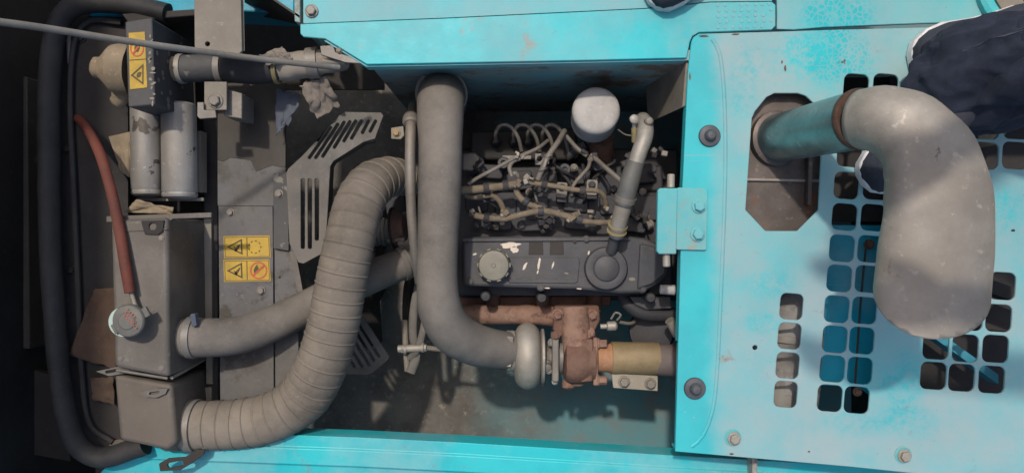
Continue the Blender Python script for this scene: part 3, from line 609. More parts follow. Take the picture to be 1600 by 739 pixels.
# harness conduits and fuel lines
hn = T('wiring_harness', 'tan dusty branching wiring conduit across the cylinder head', 'wiring harness', (840, 315, -.25))
def cor(s, L, a): return .0003 * math.sin(s * 1400) + .0006 * noise.noise(Vector((s * 70, a, L)))
ZH = -.155
tube('trunk_conduit', [(716, 298, ZH, 13), (745, 296, ZH, 13), (780, 292, ZH, 12), (808, 288, ZH, 12)], M['conduit'], hn, n=14, step=.0015, mod=cor)
tube('conduit', [(826, 285, ZH, 9), (860, 290, ZH, 8), (900, 297, ZH, 8), (930, 298, ZH, 8), (943, 306, ZH - .005, 8), (947, 322, ZH - .02, 8)], M['conduit'], hn, n=12, step=.0015, mod=cor)
tube('conduit', [(727, 297, ZH - .005, 11), (729, 305, ZH - .01, 10), (742, 308, ZH - .012, 9), (768, 306, ZH - .012, 9), (780, 314, ZH - .014, 9), (786, 326, ZH - .02, 9)], M['conduit'], hn, n=12, step=.0015, mod=cor)
tube('conduit', [(734, 334, ZH - .015, 10), (756, 340, ZH - .01, 10), (785, 342, ZH - .01, 10), (810, 337, ZH - .01, 10), (835, 331, ZH - .01, 10), (858, 331, ZH - .01, 10), (885, 338, ZH - .01, 10), (915, 346, ZH - .01, 9), (945, 348, ZH - .012, 9), (964, 346, ZH - .015, 9)], M['conduit'], hn, n=12, step=.0015, mod=cor)
tube('conduit', [(804, 290, ZH - .01, 10), (812, 308, ZH - .012, 10), (828, 320, ZH - .012, 10), (850, 327, ZH - .012, 9)], M['conduit'], hn, n=12, step=.0015, mod=cor)
def cluster(u, v, z, sz, nb, seed, parent, mat):
    random.seed(seed)
    for k in range(nb):
        c = P(u + random.uniform(-sz, sz), v + random.uniform(-sz * .7, sz * .7), z + random.uniform(-.004, .008)); s = sz * S(z)
        boxm('connector', c, (s * random.uniform(.7, 1.5), s * random.uniform(.6, 1.1), s * random.uniform(.7, 1.2)), mat[k % len(mat)], parent, rot=(random.uniform(-.4, .4), random.uniform(-.4, .4), random.uniform(-.8, .8)), bevel=.0018)
for u, v, dd, wd in ((760, 294.5, (1, .1, 0), 14), (790, 290.5, (1, .1, 0), 14), (850, 288.5, (1, -.15, 0), 10), (910, 298, (1, -.05, 0), 10), (750, 307.5, (1, .1, 0), 11), (760, 341, (1, -.15, 0), 12), (845, 330.5, (1, 0, 0), 12), (905, 343.5, (1, -.3, 0), 12), (821, 315, (.7, -.6, 0), 12)): clampring(u, v, ZH if v < 300 else ZH - .011, dd, wd, M['dark'] if u % 2 else M['rubber'], hn, band=.012, name='tape_band')
CM = [M['conduit'], M['steel'], M['plate']]
cluster(816, 284, ZH + .004, 9, 5, 1, hn, CM); cluster(803, 270, ZH + .002, 7, 2, 2, hn, CM); cluster(791, 330, ZH - .01, 8, 4, 3, hn, CM); cluster(808, 338, ZH - .008, 6, 3, 4, hn, CM)
cluster(893, 339, ZH - .006, 8, 4, 5, hn, CM); cluster(734, 332, ZH - .006, 6, 3, 6, hn, CM); cluster(948, 328, ZH - .02, 7, 3, 7, hn, CM); cluster(957, 340, ZH - .02, 6, 2, 8, hn, CM); cluster(872, 333, ZH - .01, 4, 2, 9, hn, CM); cluster(832, 281, ZH + .004, 6, 2, 10, hn, CM)
fu = T('fuel_line', 'thin grey steel fuel lines with a banjo joint above the harness', 'pipe', (800, 250, -.2))
ZF = -.15
tube('line', [(732, 288, ZF, 6), (745, 279, ZF, 6), (775, 263, ZF, 6), (808, 245, ZF + .005, 6)], M['line'], fu, n=10)
tube('line', [(812, 245, ZF, 7), (840, 232, ZF - .01, 6), (856, 220, ZF - .04, 6)], M['line'], fu, n=10)
tube('line', [(800, 276, ZF, 7), (796, 262, ZF, 7), (802, 252, ZF, 7), (813, 248, ZF, 7)], M['line'], fu, n=10)
cluster(811, 244, ZF + .004, 6, 4, 21, fu, [M['plate'], M['alu']])
fp = T('return_pipe', 'thicker grey return pipe with clips left of the oil filter', 'pipe', (860, 250, -.2))
tube('pipe', [(840, 281, -.15, 9), (848, 262, -.145, 9), (858, 242, -.145, 9), (872, 222, -.16, 9), (882, 205, -.2, 9)], M['line'], fp, n=12)
for u, v in ((847, 265), (857, 244)): clampring(u, v, -.145, (-.4, .9, 0), 10, M['steel'], fp, band=.005, name='clip')
tube('side_pipe', [(843, 278, -.15, 4), (850, 262, -.14, 4), (854, 250, -.14, 4)], M['alu'], fp, n=8)
f3 = T('branch_pipe', 'forked grey pipes below the oil filter', 'pipe', (925, 270, -.2))
tube('pipe', [(893, 305, -.17, 6), (896, 290, -.165, 6), (908, 275, -.165, 6), (919, 262, -.17, 6), (922, 250, -.19, 6)], M['line'], f3, n=10)
tube('pipe', [(930, 248, -.19, 8), (945, 261, -.17, 8), (960, 274, -.165, 8), (976, 288, -.165, 8)], M['line'], f3, n=10)
cluster(922, 243, -.19, 9, 5, 31, f3, [M['dark'], M['line']])
tube('pipe', [(884, 212, -.2, 7), (902, 232, -.2, 7), (918, 244, -.19, 7)], M['line'], f3, n=10)
ip = T('injection_pump', 'dark injection pump with looped delivery pipes against the back wall', 'pump', (800, 225, -.4))
prism('pump_body', [(735, 205), (900, 200), (905, 250), (735, 250)], -.3, -.42, M['black'], ip, bevel=.006)
for i, u in enumerate((775, 803, 825, 848)):
    lathe('delivery_nut', P(u, 224, -.3), Vector((0, .1, 1)), [(.012, 0), (.012, .03), (.009, .036), (.005, .04)], M['dark'], ip, n=6)
    tube('delivery_pipe', [(u, 221, -.262, 6), (u, 207, -.23, 6), (u + 8, 196, -.22, 6), (u + 22, 198, -.22, 6), (u + 34, 214, -.23, 6), (u + 40, 236, -.25, 6)], M['line'], ip, n=10)
prism('pump_cover', [(722, 240), (742, 238), (750, 246), (750, 262), (738, 268), (722, 266)], -.22, -.3, M['steel'], ip, bevel=.004)
cluster(745, 262, -.21, 6, 3, 41, ip, [M['dark'], M['black']])

cl_ = T('engine_lead', 'dark loose leads and clips lying between the harness and the injection pump', 'cable', (850, 280, -.25))
random.seed(11)
for k in range(12):
    u0, v0 = random.uniform(735, 1030), random.uniform(240, 285); u1, v1 = u0 + random.uniform(-50, 60), v0 + random.uniform(25, 75); zz = random.uniform(-.225, -.19)
    tube('lead', [(u0, v0, zz - .03, 5), (u0 * .7 + u1 * .3 + random.uniform(-12, 12), v0 * .7 + v1 * .3, zz, 5), (u0 * .3 + u1 * .7 + random.uniform(-12, 12), v0 * .3 + v1 * .7, zz, 5), (u1, v1, zz - .03, 5)], random.choice([M['dark'], M['dark'], M['black'], M['rubber']]), cl_, n=8, step=.008)
cluster(770, 352, -.19, 9, 5, 51, cl_, [M['dark'], M['black'], M['line']]); cluster(850, 350, -.19, 9, 5, 52, cl_, [M['dark'], M['black']]); cluster(930, 335, -.19, 8, 5, 53, cl_, [M['dark'], M['line']]); cluster(1000, 340, -.19, 9, 6, 54, cl_, [M['dark'], M['black'], M['line']]); cluster(985, 250, -.24, 10, 6, 55, cl_, [M['dark'], M['black']]); cluster(1030, 240, -.24, 9, 4, 56, cl_, [M['steel'], M['dark']])
for u, v in ((750, 330), (838, 312), (905, 335), (1012, 352)): clampring(u, v, -.185, (1, .3, 0), 12, M['steel'], cl_, band=.004, name='clip')
random.seed(3)
# intake hose
ih = T('intake_hose', 'smooth grey intake hose curving down to the turbocharger inlet', 'hose', (690, 330, -.2))
def soft(s, L, a): return .0012 * noise.noise(Vector((s * 7, math.cos(a), math.sin(a))))
tube('hose', [(692, 172, -.42, 66), (692, 164, -.3, 74), (691, 150, -.2, 76), (689, 156, -.115, 74), (688, 185, -.075, 72), (688, 230, -.06, 68), (687, 300, -.055, 67), (684, 380, -.055, 64), (683, 440, -.06, 64), (688, 485, -.08, 68), (708, 519, -.12, 69), (742, 538, -.17, 65), (775, 545, -.21, 60), (803, 548, -.245, 58)], M['hose'], ih, n=40, mod=soft)
clampring(690, 147, -.165, (0, .35, -1), 78, M['steel'], ih, band=.014)
bolt(664, 131, -.13, 12, M['steel'], ih, axis=(-.4, .6, .6)); bolt(660, 138, -.14, 10, M['steel'], ih, axis=(-.8, .2, .4))
clampring(797, 548, -.24, (1, -.02, -.1), 60, M['alu'], ih, band=.016)
hs = prism('clamp_screw_box', rr(796, 536, 11, 22, 2, .1), -.19, -.21, M['steel'], ih, bevel=.001)
prism('clamp_tail', rr(795, 558, 10, 30, 1.5, .12), -.196, -.205, M['alu'], ih, bevel=.0008)

# dipstick tube left of intake hose
dt = T('steel_tube', 'straight dark steel tube with a worn sleeve left of the intake hose', 'tube', (645, 300, -.25))
tube('tube', [(645, 165, -.2, 14), (642, 200, -.12, 17), (641, 260, -.11, 17), (643, 330, -.12, 16), (649, 400, -.15, 15), (655, 440, -.2, 14)], M['steel'], dt, n=18)
lathe('sleeve', P(642, 188, -.135), P(642, 205, -.12) - P(643, 180, -.15), [(.012, -.014), (.016, -.010), (.018, -.002), (.018, .008), (.014, .013)], M['steel'], dt, n=22)
prism('tab', [(611, 200), (630, 197), (632, 212), (626, 218), (611, 217)], -.13, -.136, M['plate'], dt, bevel=.0015)
bolt(619, 208, -.13, 14, M['sleeve'], dt)

# alternator bracket arms
ab = T('alternator_bracket', 'dusty curved alternator adjusting bracket left of the intake hose bend', 'bracket', (655, 530, -.4))
tube('arm', [(655, 440, -.3, 13), (647, 480, -.29, 13), (645, 520, -.28, 13), (650, 555, -.28, 14), (641, 582, -.28, 15)], M['guard'], ab, n=12, flat=.45)
tube('slotted_arm', [(665, 490, -.28, 10), (660, 520, -.27, 11), (652, 545, -.27, 12), (640, 560, -.28, 11)], M['guard'], ab, n=12, flat=.5)
sweep('adjuster_rod', [(P(622, 545, -.27), .009), (P(665, 543, -.27), .009)], M['alu'], ab, n=12)
sweep('adjuster_rod', [(P(665, 543, -.27), .006), (P(710, 548, -.27), .006)], M['line'], ab, n=10)
bolt(662, 543, -.268, 15, M['alu'], ab, axis=(1, 0, .2)); bolt(632, 546, -.268, 15, M['alu'], ab, axis=(-1, 0, .2))
tube('strut', [(632, 500, -.31, 10), (634, 540, -.3, 10), (637, 580, -.29, 10)], M['plate'], ab, n=10)
al = T('alternator_pulley', 'dark pulley and belt in the shadow beside the bracket', 'pulley', (660, 470, -.45))
lathe('pulley', P(634, 480, -.4), Vector((1, 0, 0)), [(.03, 0), (.075, .002), (.07, .01), (.075, .018), (.03, .02)], M['black'], al, n=32)
lathe('pulley', P(655, 330, -.44), Vector((1, 0, 0)), [(.03, 0), (.12, .002), (.112, .012), (.12, .024), (.03, .026)], M['black'], al, n=36)
wo = T('water_outlet', 'rusty water outlet with a ribbed metal coupling beside the steel tube', 'coupling', (612, 362, -.36))
lathe('coupling', P(583, 363, -.29), Vector((1, .03, 0)), [(.03, 0), (.033, .004), (.033, .012), (.03, .014), (.03, .02), (.034, .024), (.034, .03), (.031, .032), (.031, .04), (.037, .043), (.038, .052), (.034, .055)], M['steel'], wo, n=30)
lathe('flange', P(617, 357, -.27), Vector((1, .1, .1)), [(.03, 0), (.045, .001), (.045, .005), (.04, .008), (.03, .024)], M['rust'], wo, n=28)
lathe('dark_band', P(614, 357, -.27), Vector((1, .1, .1)), [(.04, 0), (.049, .001), (.049, .005), (.04, .006)], M['black'], wo, n=30)
sweep('strut', [(P(606, 376, -.24), .005), (P(632, 374, -.24), .005)], M['plate'], wo, n=10)
bolt(627, 380, -.24, 12, M['plate'], wo)
prism('bracket', [(600, 300), (632, 305), (634, 330), (604, 335)], -.34, -.36, M['dark'], wo, bevel=.002)

# ------------------------------------------------------------------ left: hoses
ch = T('ribbed_hose', 'thick dusty tan hose with ribs curving to the lower tank', 'hose', (500, 480, -.3))
def ribs(s, L, a):
    t = (s / .0275) % 1.0; d = min(t, 1 - t)
    on = 1 if .05 < s < L - .03 else 0
    return on * (.0026 * math.exp(-(d / .05) ** 2) + .0012 * math.sin(t * math.pi)) + .0016 * noise.noise(Vector((s * 9, math.cos(a), math.sin(a))))
tube('hose', [(668, 286, -.3, 48), (632, 279, -.24, 51), (606, 277, -.18, 62), (578, 292, -.12, 70), (559, 325, -.08, 75), (547, 375, -.06, 76), (533, 440, -.06, 77), (520, 510, -.07, 78), (503, 568, -.08, 79), (476, 617, -.1, 80), (436, 646, -.1, 77), (388, 660, -.1, 75), (330, 664, -.095, 74), (278, 665, -.09, 73)], M['corr'], ch, n=44, step=.0016, mod=ribs)
clampring(303, 664.5, -.092, (1, 0, .02), 77, M['steel'], ch, band=.018)
prism('clamp_bridge', rr(312, 692, 22, 7, 2, .5), -.07, -.08, M['steel'], ch, bevel=.001); bolt(320, 697, -.066, 11, M['steel'], ch, axis=(.5, -.6, .6))
rdh = T('radiator_hose', 'smooth grey radiator hose passing under the ribbed hose to the upper tank', 'hose', (430, 490, -.35))
tube('hose', [(278, 527, -.065, 59), (304, 527, -.068, 61), (352, 526, -.085, 59), (390, 519, -.105, 58), (433, 503, -.13, 57), (475, 483, -.165, 56), (531, 455, -.18, 54), (580, 432, -.2, 52), (636, 410, -.24, 48)], M['hose'], rdh, n=32, mod=soft)
clampring(301, 527, -.067, (1, .02, 0), 62, M['steel'], rdh, band=.014)
clampring(628, 413, -.235, P(636, 410, -.24) - P(580, 432, -.2), 50, M['guard'], rdh, band=.01)
prism('clamp_screw_box', rr(302, 500, 8, 20, 2, -.15), -.03, -.045, M['blueflap'], rdh, bevel=.001)

# upper radiator tank
ut = T('upper_tank', 'dusty rectangular metal tank with a round filler cap', 'tank', (240, 460, -.2))
prism('tank_body', [(172, 344), (262, 340), (264, 590), (178, 574)], .0, -.19, M['tank'], ut, bevel=.009, seg=4)
prism('top_flange', [(166, 338), (330, 332), (330, 340), (270, 342), (264, 347), (166, 347)], -.012, -.018, M['tank'], ut, bevel=.001)
prism('lug', [(220, 345), (256, 344), (254, 362), (246, 367), (226, 366)], .004, -.001, M['black'], ut, holes=[circ(238, 354, 6, 14)], bevel=.001)
sweep('weld_bead', [(P(310, 345 + 17 * k, -.165) + Vector((.0006 * (k % 2), 0, 0)), .0055 + .0012 * (k % 2)) for k in range(10)], M['alu'], ut, n=10, mod=lambda s, L, a: .0012 * math.sin(s * 700))
prism('side_strip', [(318, 342), (330, 342), (332, 600), (322, 600)], -.17, -.2, M['plate'], ut, bevel=.001)
prism('slotted_tab', [(150, 580), (188, 572), (206, 574), (196, 583), (170, 587)], -.015, -.019, M['tank'], ut, holes=[slot(166, 581, 184, 578, 5)])
sweep('seam_bead', [(P(182, 578, -.006), .003), (P(262, 591, -.008), .003)], M['tank'], ut, n=8)
sweep('seam_bead', [(P(268, 590, -.02), .0035), (P(318, 562, -.17), .0035)], M['alu'], ut, n=8, mod=lambda s, L, a: .001 * math.sin(s * 500))
sweep('face_seam', [(P(176, 362, .0005), .0016), (P(262, 358, .0005), .0016)], M['tank'], ut, n=8)
for u, v in ((186, 356), (252, 372), (188, 560), (252, 575)): bolt(u, v, .0005, 9, M['steel'], ut, name='rivet', tall=.2)
nk = lathe('filler_neck', P(205, 500, .001), Vector((0, 0, 1)), [(.026, 0), (.027, .004), (.022, .008), (.022, .022), (.028, .026), (.028, .03)], M['mint'], ut, n=32)
cp = lathe('radiator_cap', P(205, 500, .03), Vector((-.05, 0, 1)), [(.030, 0), (.0312, .002), (.0312, .009), (.029, .012), (.017, .014), (.015, .016), (.001, .0165)], M['cap'], ut, n=36)
for a in (0, math.pi):
    boxm('cap_ear', P(205, 500, .034) + Vector((math.cos(a + .5) * .031, math.sin(a + .5) * .031, 0)), (.014, .02, .008), M['cap'], cp, rot=(0, 0, a + .5), bevel=.002)
random.seed(5)
def text3(name, body, size, loc, rot, mat, parent):    # flat lettering turned into a mesh
    cu = bpy.data.curves.new(name, 'FONT'); cu.body = body; cu.size = size; cu.align_x = 'CENTER'; cu.align_y = 'CENTER'
    ob = bpy.data.objects.new('tmp', cu); me = bpy.data.meshes.new_from_object(ob); bpy.data.objects.remove(ob)
    bm = bmesh.new(); bm.from_mesh(me)
    bmesh.ops.transform(bm, matrix=Matrix.Translation(loc) @ Matrix.Rotation(rot, 4, 'Z'), verts=bm.verts)
    return from_bm(name, bm, mat, parent)
for k in range(3):                                     # worn red printing on the cap
    for j in range(6 - k):
        c = P(205, 500, .0466) + Vector((-.013 + .0045 * j + .003 * k, .010 - .0045 * j - .002 + .006 * k, .0004))
        boxm('print_mark', c, (.0042 * random.uniform(.6, 1), .0012 + .001 * random.random(), .0006), M['redink'], cp, rot=(0, 0, random.choice((.8, -.8, 0))))
sweep('overflow_nipple', [(P(214, 488, .02), .004), (P(208, 466, .015), .004), (P(204, 455, .015), .0045)], M['alu'], ut, n=10)
red = tube('overflow_hose', [(118, 183, -.12, 13), (134, 198, -.08, 14), (156, 240, -.02, 16), (174, 300, .0, 16), (187, 360, .01, 17), (196, 415, .015, 17), (203, 457, .018, 16)], M['red'], None, n=18)
tag(red, 'faded red rubber hose leading to the filler cap', 'hose')
# lower tank
lt = T('lower_tank', 'brown dusty square tank at the end of the ribbed hose', 'tank', (235, 650, -.25))
prism('tank_body', [(177, 584), (268, 600), (276, 692), (262, 704), (186, 688)], -.018, -.22, M['tank2'], lt, bevel=.009, seg=4)
prism('slotted_tab', [(216, 614), (244, 606), (262, 607), (258, 615), (244, 621), (228, 620)], -.012, -.016, M['tank'], lt, holes=[slot(234, 614.5, 248, 612.5, 4)])
prism('foot_flange', [(170, 690), (186, 686), (262, 704), (292, 694), (296, 704), (268, 716), (170, 700)], -.1, -.108, M['tank2'], lt, bevel=.002)
prism('slotted_bracket', [(248, 724), (262, 716), (288, 714), (308, 702), (320, 702), (318, 710), (302, 722), (282, 734), (250, 736)], -.06, -.066, M['black'], lt, holes=[slot(264, 727, 284, 723, 8)], bevel=.001)
prism('side_strip', [(320, 605), (330, 605), (331, 640), (321, 640)], -.17, -.2, M['plate'], lt, bevel=.001)
sweep('seam_bead', [(P(268, 622, -.03), .0025), (P(312, 595, -.16), .0025)], M['tank'], lt, n=8)
lathe('hose_stub', P(262, 664, -.09), ax, [(.05, 0), (.052, .005), (.052, .03), (.05, .035)], M['tank2'], lt, n=30)

# silver header pipes
for i, (u, wd, v0, v1, lb) in enumerate(((228, 46, 160, 306, 'flaking silver header pipe on the left of the pair above the tank'), (279, 52, 162, 310, 'wider silver header pipe on the right of the pair above the tank'))):
    z = -.085; R_ = wd / 2 * S(z); a0, a1 = P(u, v0, z), P(u + 2, v1, z); Ln = (a1 - a0).length
    o = lathe('header_pipe', a0, a1 - a0, [(R_ * .9, 0), (R_, .004), (R_, Ln * .5), (R_, Ln - .014), (R_ * .97, Ln - .012), (R_ * 1.02, Ln - .008), (R_ * .98, Ln - .003), (R_ * .85, Ln), (R_ * .3, Ln + .003)], M['silver'], None, n=36)
    tag(o, lb, 'pipe', 'silver header pipes')
hp = T('header_bracket', 'thin steel ledge under the ends of the silver header pipes', 'bracket', (260, 315, -.2))
prism('ledge', [(214, 309), (318, 309), (318, 314), (214, 314)], -.1, -.104, M['steel'], hp)
prism('ledge_post', [(305, 205), (314, 205), (314, 300), (305, 300)], -.12, -.15, M['plate'], hp)

# label box, upper left
lbx = T('control_box', 'dark grey steel box carrying a yellow warning label', 'box', (220, 100, -.2))
prism('box_shell', [(195, 34), (237, 28), (242, 164), (200, 168)], .03, -.15, M['boxgrey'], lbx, bevel=.003)
yl = prism('warning_label', [(201, 52), (226, 50), (230, 137), (203, 140)], .0312, .0304, M['yellow'], lbx, label='tall yellow warning label')
def ring_tri(pts, sc_):
    cx = sum(p[0] for p in pts) / 3; cy = sum(p[1] for p in pts) / 3
    return [(cx + (x - cx) * sc_, cy + (y - cy) * sc_) for x, y in pts]
def tri_mark(pts, z, parent):
    prism('triangle_mark', pts, z + .0005, z, M['ink'], parent, holes=[ring_tri(pts, .72)])
tri_mark([(204, 118), (224, 100), (224, 133)], .0314, yl)
prism('bolt_mark', blobpoly(217, 117, 3, 5, 3, 10, .6), .0319, .0314, M['ink'], yl)
prism('ring_mark', circ(214, 76, 11, 24, 13), .0319, .0314, M['redink'], yl, holes=[circ(214, 76, 9, 24, 11)])
prism('slash_mark', [(206, 84), (208, 86), (222, 68), (220, 66)], .0324, .0319, M['redink'], yl)
prism('hand_mark', blobpoly(214, 76, 4, 6, 5, 12, .3), .0318, .0314, M['ink'], yl)
prism('divider_mark', [(202, 94), (228, 92), (228, 93.2), (202, 95.2)], .0318, .0314, M['ink'], yl)
for k in range(14):
    v = 58 + k * 8 + random.uniform(-3, 3)
    prism('paint_flake', blobpoly(236 + random.uniform(-3, 2) + (v - 58) * .03, v, random.uniform(1.2, 3), random.uniform(2, 5), k * 1.7, 12, random.uniform(0, 2)), .0308, .0302, M['plate'], lbx)
for k in range(12):
    p = P(238.2 + .03 * (k * 9), 60 + k * 9 + random.uniform(-3, 3), .03); p.z = .02 - random.uniform(0, .06); p.x += .0006
    lathe('paint_flake', p, ax, [(random.uniform(.003, .008), 0), (.002, .0008)], M['steel'], lbx, n=9)
lathe('pipe_grommet', P(262, 108, -.06) , ax, [(.03, -.004), (.034, 0), (.034, .004), (.026, .006)], M['rubber'], lbx, n=28)
gm = T('bellows_canister', 'dusty tan rounded canister behind the labelled box', 'canister', (172, 110, -.12))
lathe('body', P(205, 110, -.03), Vector((-1, .05, .15)), [(.05, 0), (.05, .02), (.047, .035), (.03, .05), (.022, .058), (.021, .068), (.012, .074), (.001, .076)], M['tan'], gm, n=30, lump=.003)
sweep('spout', [(P(190, 140, -.05), .018), (P(186, 158, -.06), .016), (P(176, 152, -.06), .008)], M['tan'], gm, n=16)

# horizontal pipe run
pr = T('coolant_pipe', 'dusty pipe run with clamps and black rubber section behind the prop rod', 'pipe', (400, 105, -.1))
ZP = -.06
tube('pipe_end', [(258, 108, ZP, 38), (285, 108, ZP, 39)], M['tan'], pr, n=26)
tube('painted_section', [(281, 108, ZP, 42), (318, 107, ZP, 42), (346, 107, ZP, 42)], M['boxgrey'], pr, n=28)
tube('rubber_section', [(342, 107, ZP, 38), (362, 107, ZP, 45), (400, 109, ZP, 46), (430, 108, ZP, 42), (440, 107, ZP, 38)], M['rubber'], pr, n=28)
tube('wrapped_section', [(434, 107, ZP, 40), (450, 105, ZP, 44), (480, 101, ZP, 42), (510, 97, ZP, 36), (540, 94, ZP - .02, 30)], M['plate'], pr, n=26, mod=lambda s, L, a: .0022 * noise.noise(Vector((s * 60, math.cos(a) * 2, math.sin(a) * 2))))
clampring(345, 107, ZP, (1, 0, 0), 44, M['steel'], pr); clampring(433, 108, ZP, (1, 0, 0), 43, M['yellowwire'], pr, band=.008); clampring(284, 108, ZP, (1, 0, 0), 42, M['alu'], pr, band=.01)
clampring(490, 99, ZP, (1, .1, 0), 44, M['steel'], pr, band=.022)
cbk = T('pipe_clamp_bracket', 'small bolted steel clamp bracket below the pipe run', 'bracket', (338, 160, -.12))
prism('strap', [(319, 128), (354, 128), (354, 172), (319, 172)], -.03, -.036, M['plate'], cbk, bevel=.001)
bolt(337, 158, -.03, 24, M['steel'], cbk)
prism('block', [(350, 138), (378, 146), (378, 186), (350, 182)], -.05, -.12, M['steel'], cbk, bevel=.002)
prism('tab', [(308, 160), (318, 160), (318, 172), (336, 172), (338, 184), (312, 186), (308, 182)], -.02, -.026, M['steel'], cbk, bevel=.001)
ubp = T('beige_mount_plate', 'dusty beige steel plate reaching down from the top edge', 'plate', (340, 40, -.05))
prism('plate', [(303, -60), (375, -60), (378, 80), (372, 86), (304, 84)], .05, .042, M['plate'], ubp, holes=[circ(324, 69, 4, 10)], bevel=.001)
plate3('web', [[P(376, -60, .041), P(379, 80, .041), P(379, 80, -.05), P(376, -60, -.05)]], Vector((.004, 0, 0)), M['plate'], ubp)
tg = T('top_left_crossmember', 'dull teal cross member with a brown web at the top left corner', 'beam', (300, 10, -.1))
prism('member', [(140, -90), (460, -90), (460, 22), (330, 16), (200, 24), (140, 26)], -.1, -.2, M['inner'], tg, bevel=.003)
plate3('web', [[P(382, -30, .0), P(470, 30, .0), P(470, 40, -.1), P(382, 20, -.15)]], Vector((0, .005, 0)), M['oil_shade'], tg)
prism('dark_angle', [(190, 22), (312, 14), (313, 24), (240, 30), (200, 36)], -.06, -.14, M['black'], tg, bevel=.002)
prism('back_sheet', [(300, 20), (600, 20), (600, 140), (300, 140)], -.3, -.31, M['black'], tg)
rod = T('prop_rod', 'long thin grey prop rod slanting across the upper left corner', 'rod', (530, 105, -.02))
sweep('rod', [(P(-40, 30, .42), .0055), (P(60, 43, .36), .0055), (P(200, 65, .27), .0055), (P(360, 87, .15), .0055), (P(460, 99, .08), .0055), (P(530, 106, .03), .0055)], M['steel'], rod, n=14)
lh = T('rod_latch', 'small steel latch plate at the end of the prop rod', 'latch', (520, 85, -.02))
prism('plate', [(500, 72), (520, 71), (524, 82), (560, 92), (572, 100), (540, 98), (502, 86)], -.004, -.012, M['steel'], lh, bevel=.001)
bolt(530, 79, -.002, 10, M['plate'], lh)
tube('pin', [(505, 96, -.02, 8), (540, 98, -.02, 8)], M['plate'], lh, n=10)

# shroud panel
shr = T('fan_shroud', 'dusty grey steel fan shroud panel carrying two yellow warning labels', 'shroud', (385, 400, -.3))
ZS = -.16
prism('main_sheet', [(340, 130), (446, 130), (446, 262), (425, 258), (400, 268), (392, 250), (360, 246), (350, 252), (340, 250)], ZS, ZS - .006, M['oil_shade'], shr)  # cast shade painted into the dark upper sheet, ragged edge included
prism('main_sheet', [(340, 250.6), (350, 252.6), (360, 246.6), (392, 250.6), (400, 268.6), (425, 258.6), (446, 262.6), (446, 322), (340, 321)], ZS, ZS - .006, M['shroud'], shr)
prism('main_sheet', [(341, 321.6), (426, 322.6), (428, 640), (344, 640)], ZS + .003, ZS - .004, M['shroud'], shr, bevel=.001)
prism('side_fold', [(428.5, 324), (462, 324), (468, 640), (430.5, 640)], ZS - .004, ZS - .02, M['shroud'], shr)
prism('mount_flange', [(427, 272), (450, 268), (451, 392), (427, 388)], ZS + .006, ZS + .001, M['boxgrey'], shr, bevel=.001)
prism('gap_shade_strip', [(316, 180), (339, 170), (341, 640), (322, 640)], ZS - .02, ZS - .05, M['rubber'], shr, bevel=.003)  # black strip painted in for the shaded gap beside the sheet
bolt(436, 303, ZS + .006, 14, M['steel'], shr); bolt(360, 332, ZS + .003, 13, M['steel'], shr); bolt(408, 454, ZS + .003, 15, M['steel'], shr)
lathe('rivet_hole', P(437, 433, ZS - .0038), Vector((0, 0, 1)), [(.003, 0), (.003, .0006), (.001, .0007)], M['black'], shr, n=10)
zl = ZS + .0036
for k, v0 in enumerate((369, 406)):
    yb = prism('warning_label', [(349, v0), (421, v0 - 1), (423, v0 + 33), (350, v0 + 34.5)], zl, zl - .0004, M['yellow'], shr, label='yellow warning label with triangle and %s' % ('dashed circle' if k == 0 else 'red prohibition ring'))
    tri_mark([(354, v0 + 17), (378, v0 + 4), (379, v0 + 29)], zl + .0002, yb)
    prism('figure_mark', blobpoly(371, v0 + 18, 2, 6, 7 + k, 10, .6), zl + .0007, zl + .0002, M['ink'], yb)
    prism('figure_mark', blobpoly(368, v0 + 20, 1.3, 4, 11 + k, 10, -.7), zl + .0007, zl + .0002, M['ink'], yb)
    prism('divider_mark', [(385, v0 + 2), (386.2, v0 + 2), (386.8, v0 + 31), (385.6, v0 + 31)], zl + .0006, zl + .0002, M['ink'], yb)
    prism('edge_mark', [(350.5, v0 + 1.5), (420, v0 + .5), (421.5, v0 + 32), (351.5, v0 + 33)], zl + .0006, zl + .0002, M['ink'], yb, holes=[[(351.3, v0 + 2.3), (419.2, v0 + 1.3), (420.7, v0 + 31.2), (352.3, v0 + 32.2)]])
    if k == 0:
        for q in range(9):
            a = q * .7; prism('dash_mark', rr(398 + 9.5 * math.cos(a), v0 + 17 + 9.5 * math.sin(a), 1.4, 3.4, .5, a), zl + .0007, zl + .0002, M['ink'], yb)
    else:
        prism('ring_mark', circ(404, v0 + 16.5, 13.5, 30), zl + .0008, zl + .0002, M['redink'], yb, holes=[circ(404, v0 + 16.5, 11.4, 30)])
        prism('slash_mark', [(394, v0 + 24), (396, v0 + 26), (414, v0 + 9), (412, v0 + 7)], zl + .0012, zl + .0008, M['redink'], yb)
        prism('figure_mark', blobpoly(400, v0 + 15, 3, 7, 20, 10, .3), zl + .0006, zl + .0002, M['ink'], yb)
